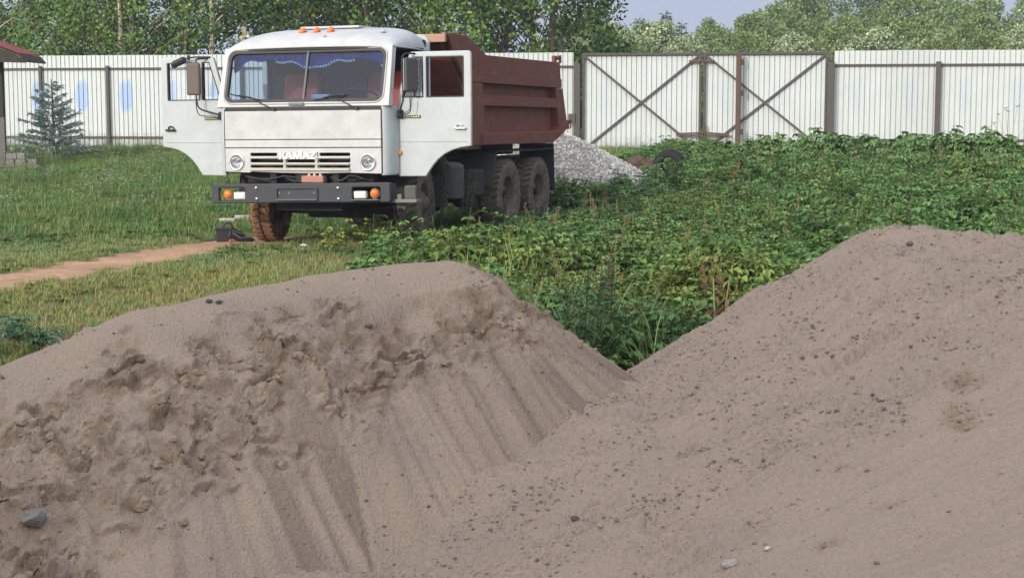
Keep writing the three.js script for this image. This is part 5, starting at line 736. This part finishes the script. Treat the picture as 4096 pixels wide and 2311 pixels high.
// ---------------------------------------------------------------- shed corner and stacked blocks at the left edge
{
  const wood = mat([0.060, 0.050, 0.043], { roughness: 0.95, map: tex(64, 256, (u, v) => { const s = 0.8 + 0.5 * nz(u * 20, v * 3, 1.2) + 0.25 * nz(u * 50, v * 6, 5.2); return [s, s, s]; }, 4, 1, false) }), grey = mat([0.17, 0.16, 0.145], { roughness: 0.95, map: wood.map });
  const s = thing('shed', 'dark wooden shed corner with a red corrugated roof at the left edge', 'shed'); const y0 = ground(-9.9, -31.6);
  part('post', box(0.13, 2.3, 0.13, -9.875, y0 + 1.1, -31.55, 0.01), wood, s);
  for (let i = 0; i < 7; i++) part('plank', box(0.19, 2.1, 0.022, -10.07 - i * 0.2, y0 + 1.05, -31.60 - 0.003 * (i % 2)), wood, s);
  part('plank', box(0.155, 1.02, 0.03, -9.865, y0 + 0.5, -31.465), grey, s);
  const prof = [], n = 28; const pos = [], uv = [], idx = []; for (let i = 0; i <= n; i++) { const z = -31.0 - 1.5 * i / n, k = 0.018 * Math.cos(i * Math.PI / 1.0); for (const x of [-13, -9.36]) { pos.push(x, 2.78 - (x + 9.36) * 0.36 + k, z); uv.push(x, z); } } for (let i = 0; i < n; i++) idx.push(i * 2, i * 2 + 1, i * 2 + 2, i * 2 + 1, i * 2 + 3, i * 2 + 2);
  const g = new THREE.BufferGeometry(); g.setAttribute('position', new THREE.Float32BufferAttribute(pos, 3)); g.setAttribute('uv', new THREE.Float32BufferAttribute(uv, 2)); g.setIndex(idx); const gg = g.toNonIndexed(); gg.computeVertexNormals();
  part('roof', gg, mat([0.20, 0.055, 0.05], { map: grime(0.4, 2.9, 1, 1), roughness: 0.8 }), s);
  part('fascia', plate([[-13, 4.06], [-9.37, 2.74], [-9.21, 2.60], [-9.9, 2.62], [-13, 2.62]], 0.03).translate(0, 0, -31.06), wood, s);
  part('eave_board', mv(box(0.03, 0.17, 1.4), -9.30, 2.69, -31.78, 0, 0, 0.7), wood, s);
  const bm = mat([0.25, 0.235, 0.22], { map: grime(0.45, 4.9, 3, 3), roughness: 1 }), bG = [new RoundedBoxGeometry(0.20, 0.11, 0.12, 1, 0.012), new RoundedBoxGeometry(0.16, 0.12, 0.14, 1, 0.014)], r = rng(15);
  const nm = ['leftmost', 'second', 'third']; for (let row = 0; row < 3; row++) for (let i = 0; i < 3 - (row > 1 ? 1 : 0); i++) { const b = solo('paving_block', bG[(i + row) % 2], bm, `grey paving block, ${nm[i]} from the left in the ${['bottom', 'middle', 'top'][row]} layer by the shed`, 'block', 'paving blocks stacked by the shed'); b.position.set(-9.62 + i * 0.21 + (r() - 0.5) * 0.03 + row * 0.015, ground(-9.5, -31.2) + 0.055 + row * 0.117, -31.2 + (r() - 0.5) * 0.04); b.rotation.y = (r() - 0.5) * 0.25; }
}
// ---------------------------------------------------------------- single stones on the sand
[[0.69, -5.01, 0.024, [0.44, 0.39, 0.34], 'pale round stone low on the right heap, near the bottom edge', 1], [0.81, -5.02, 0.010, [0.66, 0.63, 0.58], 'white pebble just right of the pale round stone', 1], [0.23, -5.81, 0.015, [0.12, 0.10, 0.09], 'dark stone in the middle of the flat sand between the heaps', 1], [-1.74, -5.76, 0.045, [0.22, 0.205, 0.185], 'grey half-buried stone at the lower left of the left heap', 0], [-1.32, -7.02, 0.014, [0.11, 0.10, 0.10], 'left one of two dark stones on the left heap crest', 0], [-1.275, -7.01, 0.013, [0.11, 0.10, 0.10], 'right one of two dark stones on the left heap crest', 0], [-1.52, -6.57, 0.017, [0.17, 0.125, 0.105], 'brown stone on the smooth left shoulder of the left heap', 0], [-0.63, -7.09, 0.016, [0.20, 0.15, 0.13], 'brown stone on the flat top of the left heap', 0], [1.92, -7.81, 0.016, [0.17, 0.15, 0.15], 'dark stone under the peak of the right heap', 1], [1.82, -7.81, 0.012, [0.20, 0.17, 0.16], 'small stone left of the dark stone under the right peak', 1], [1.79, -6.29, 0.012, [0.42, 0.43, 0.44], 'light grey stone high on the right side of the right heap', 1], [1.05, -6.11, 0.016, [0.40, 0.31, 0.25], 'oval buff stone in the middle of the right heap', 1]].forEach(([x, z, s, c, l, right], i) => {
  const o = solo('stone', clodGeo(100 + i, 0.35), mat(c, { roughness: 0.9, map: sandGrain }), l, 'stone', 'stones on the sand'); o.scale.set(s * 1.15, s, s); o.position.set(x, (right ? rightSand(x, z)[0] : leftSand(x, z)[0]) + s * 0.35, z); o.rotation.y = i * 1.3;
});

renderer.render(scene, camera);
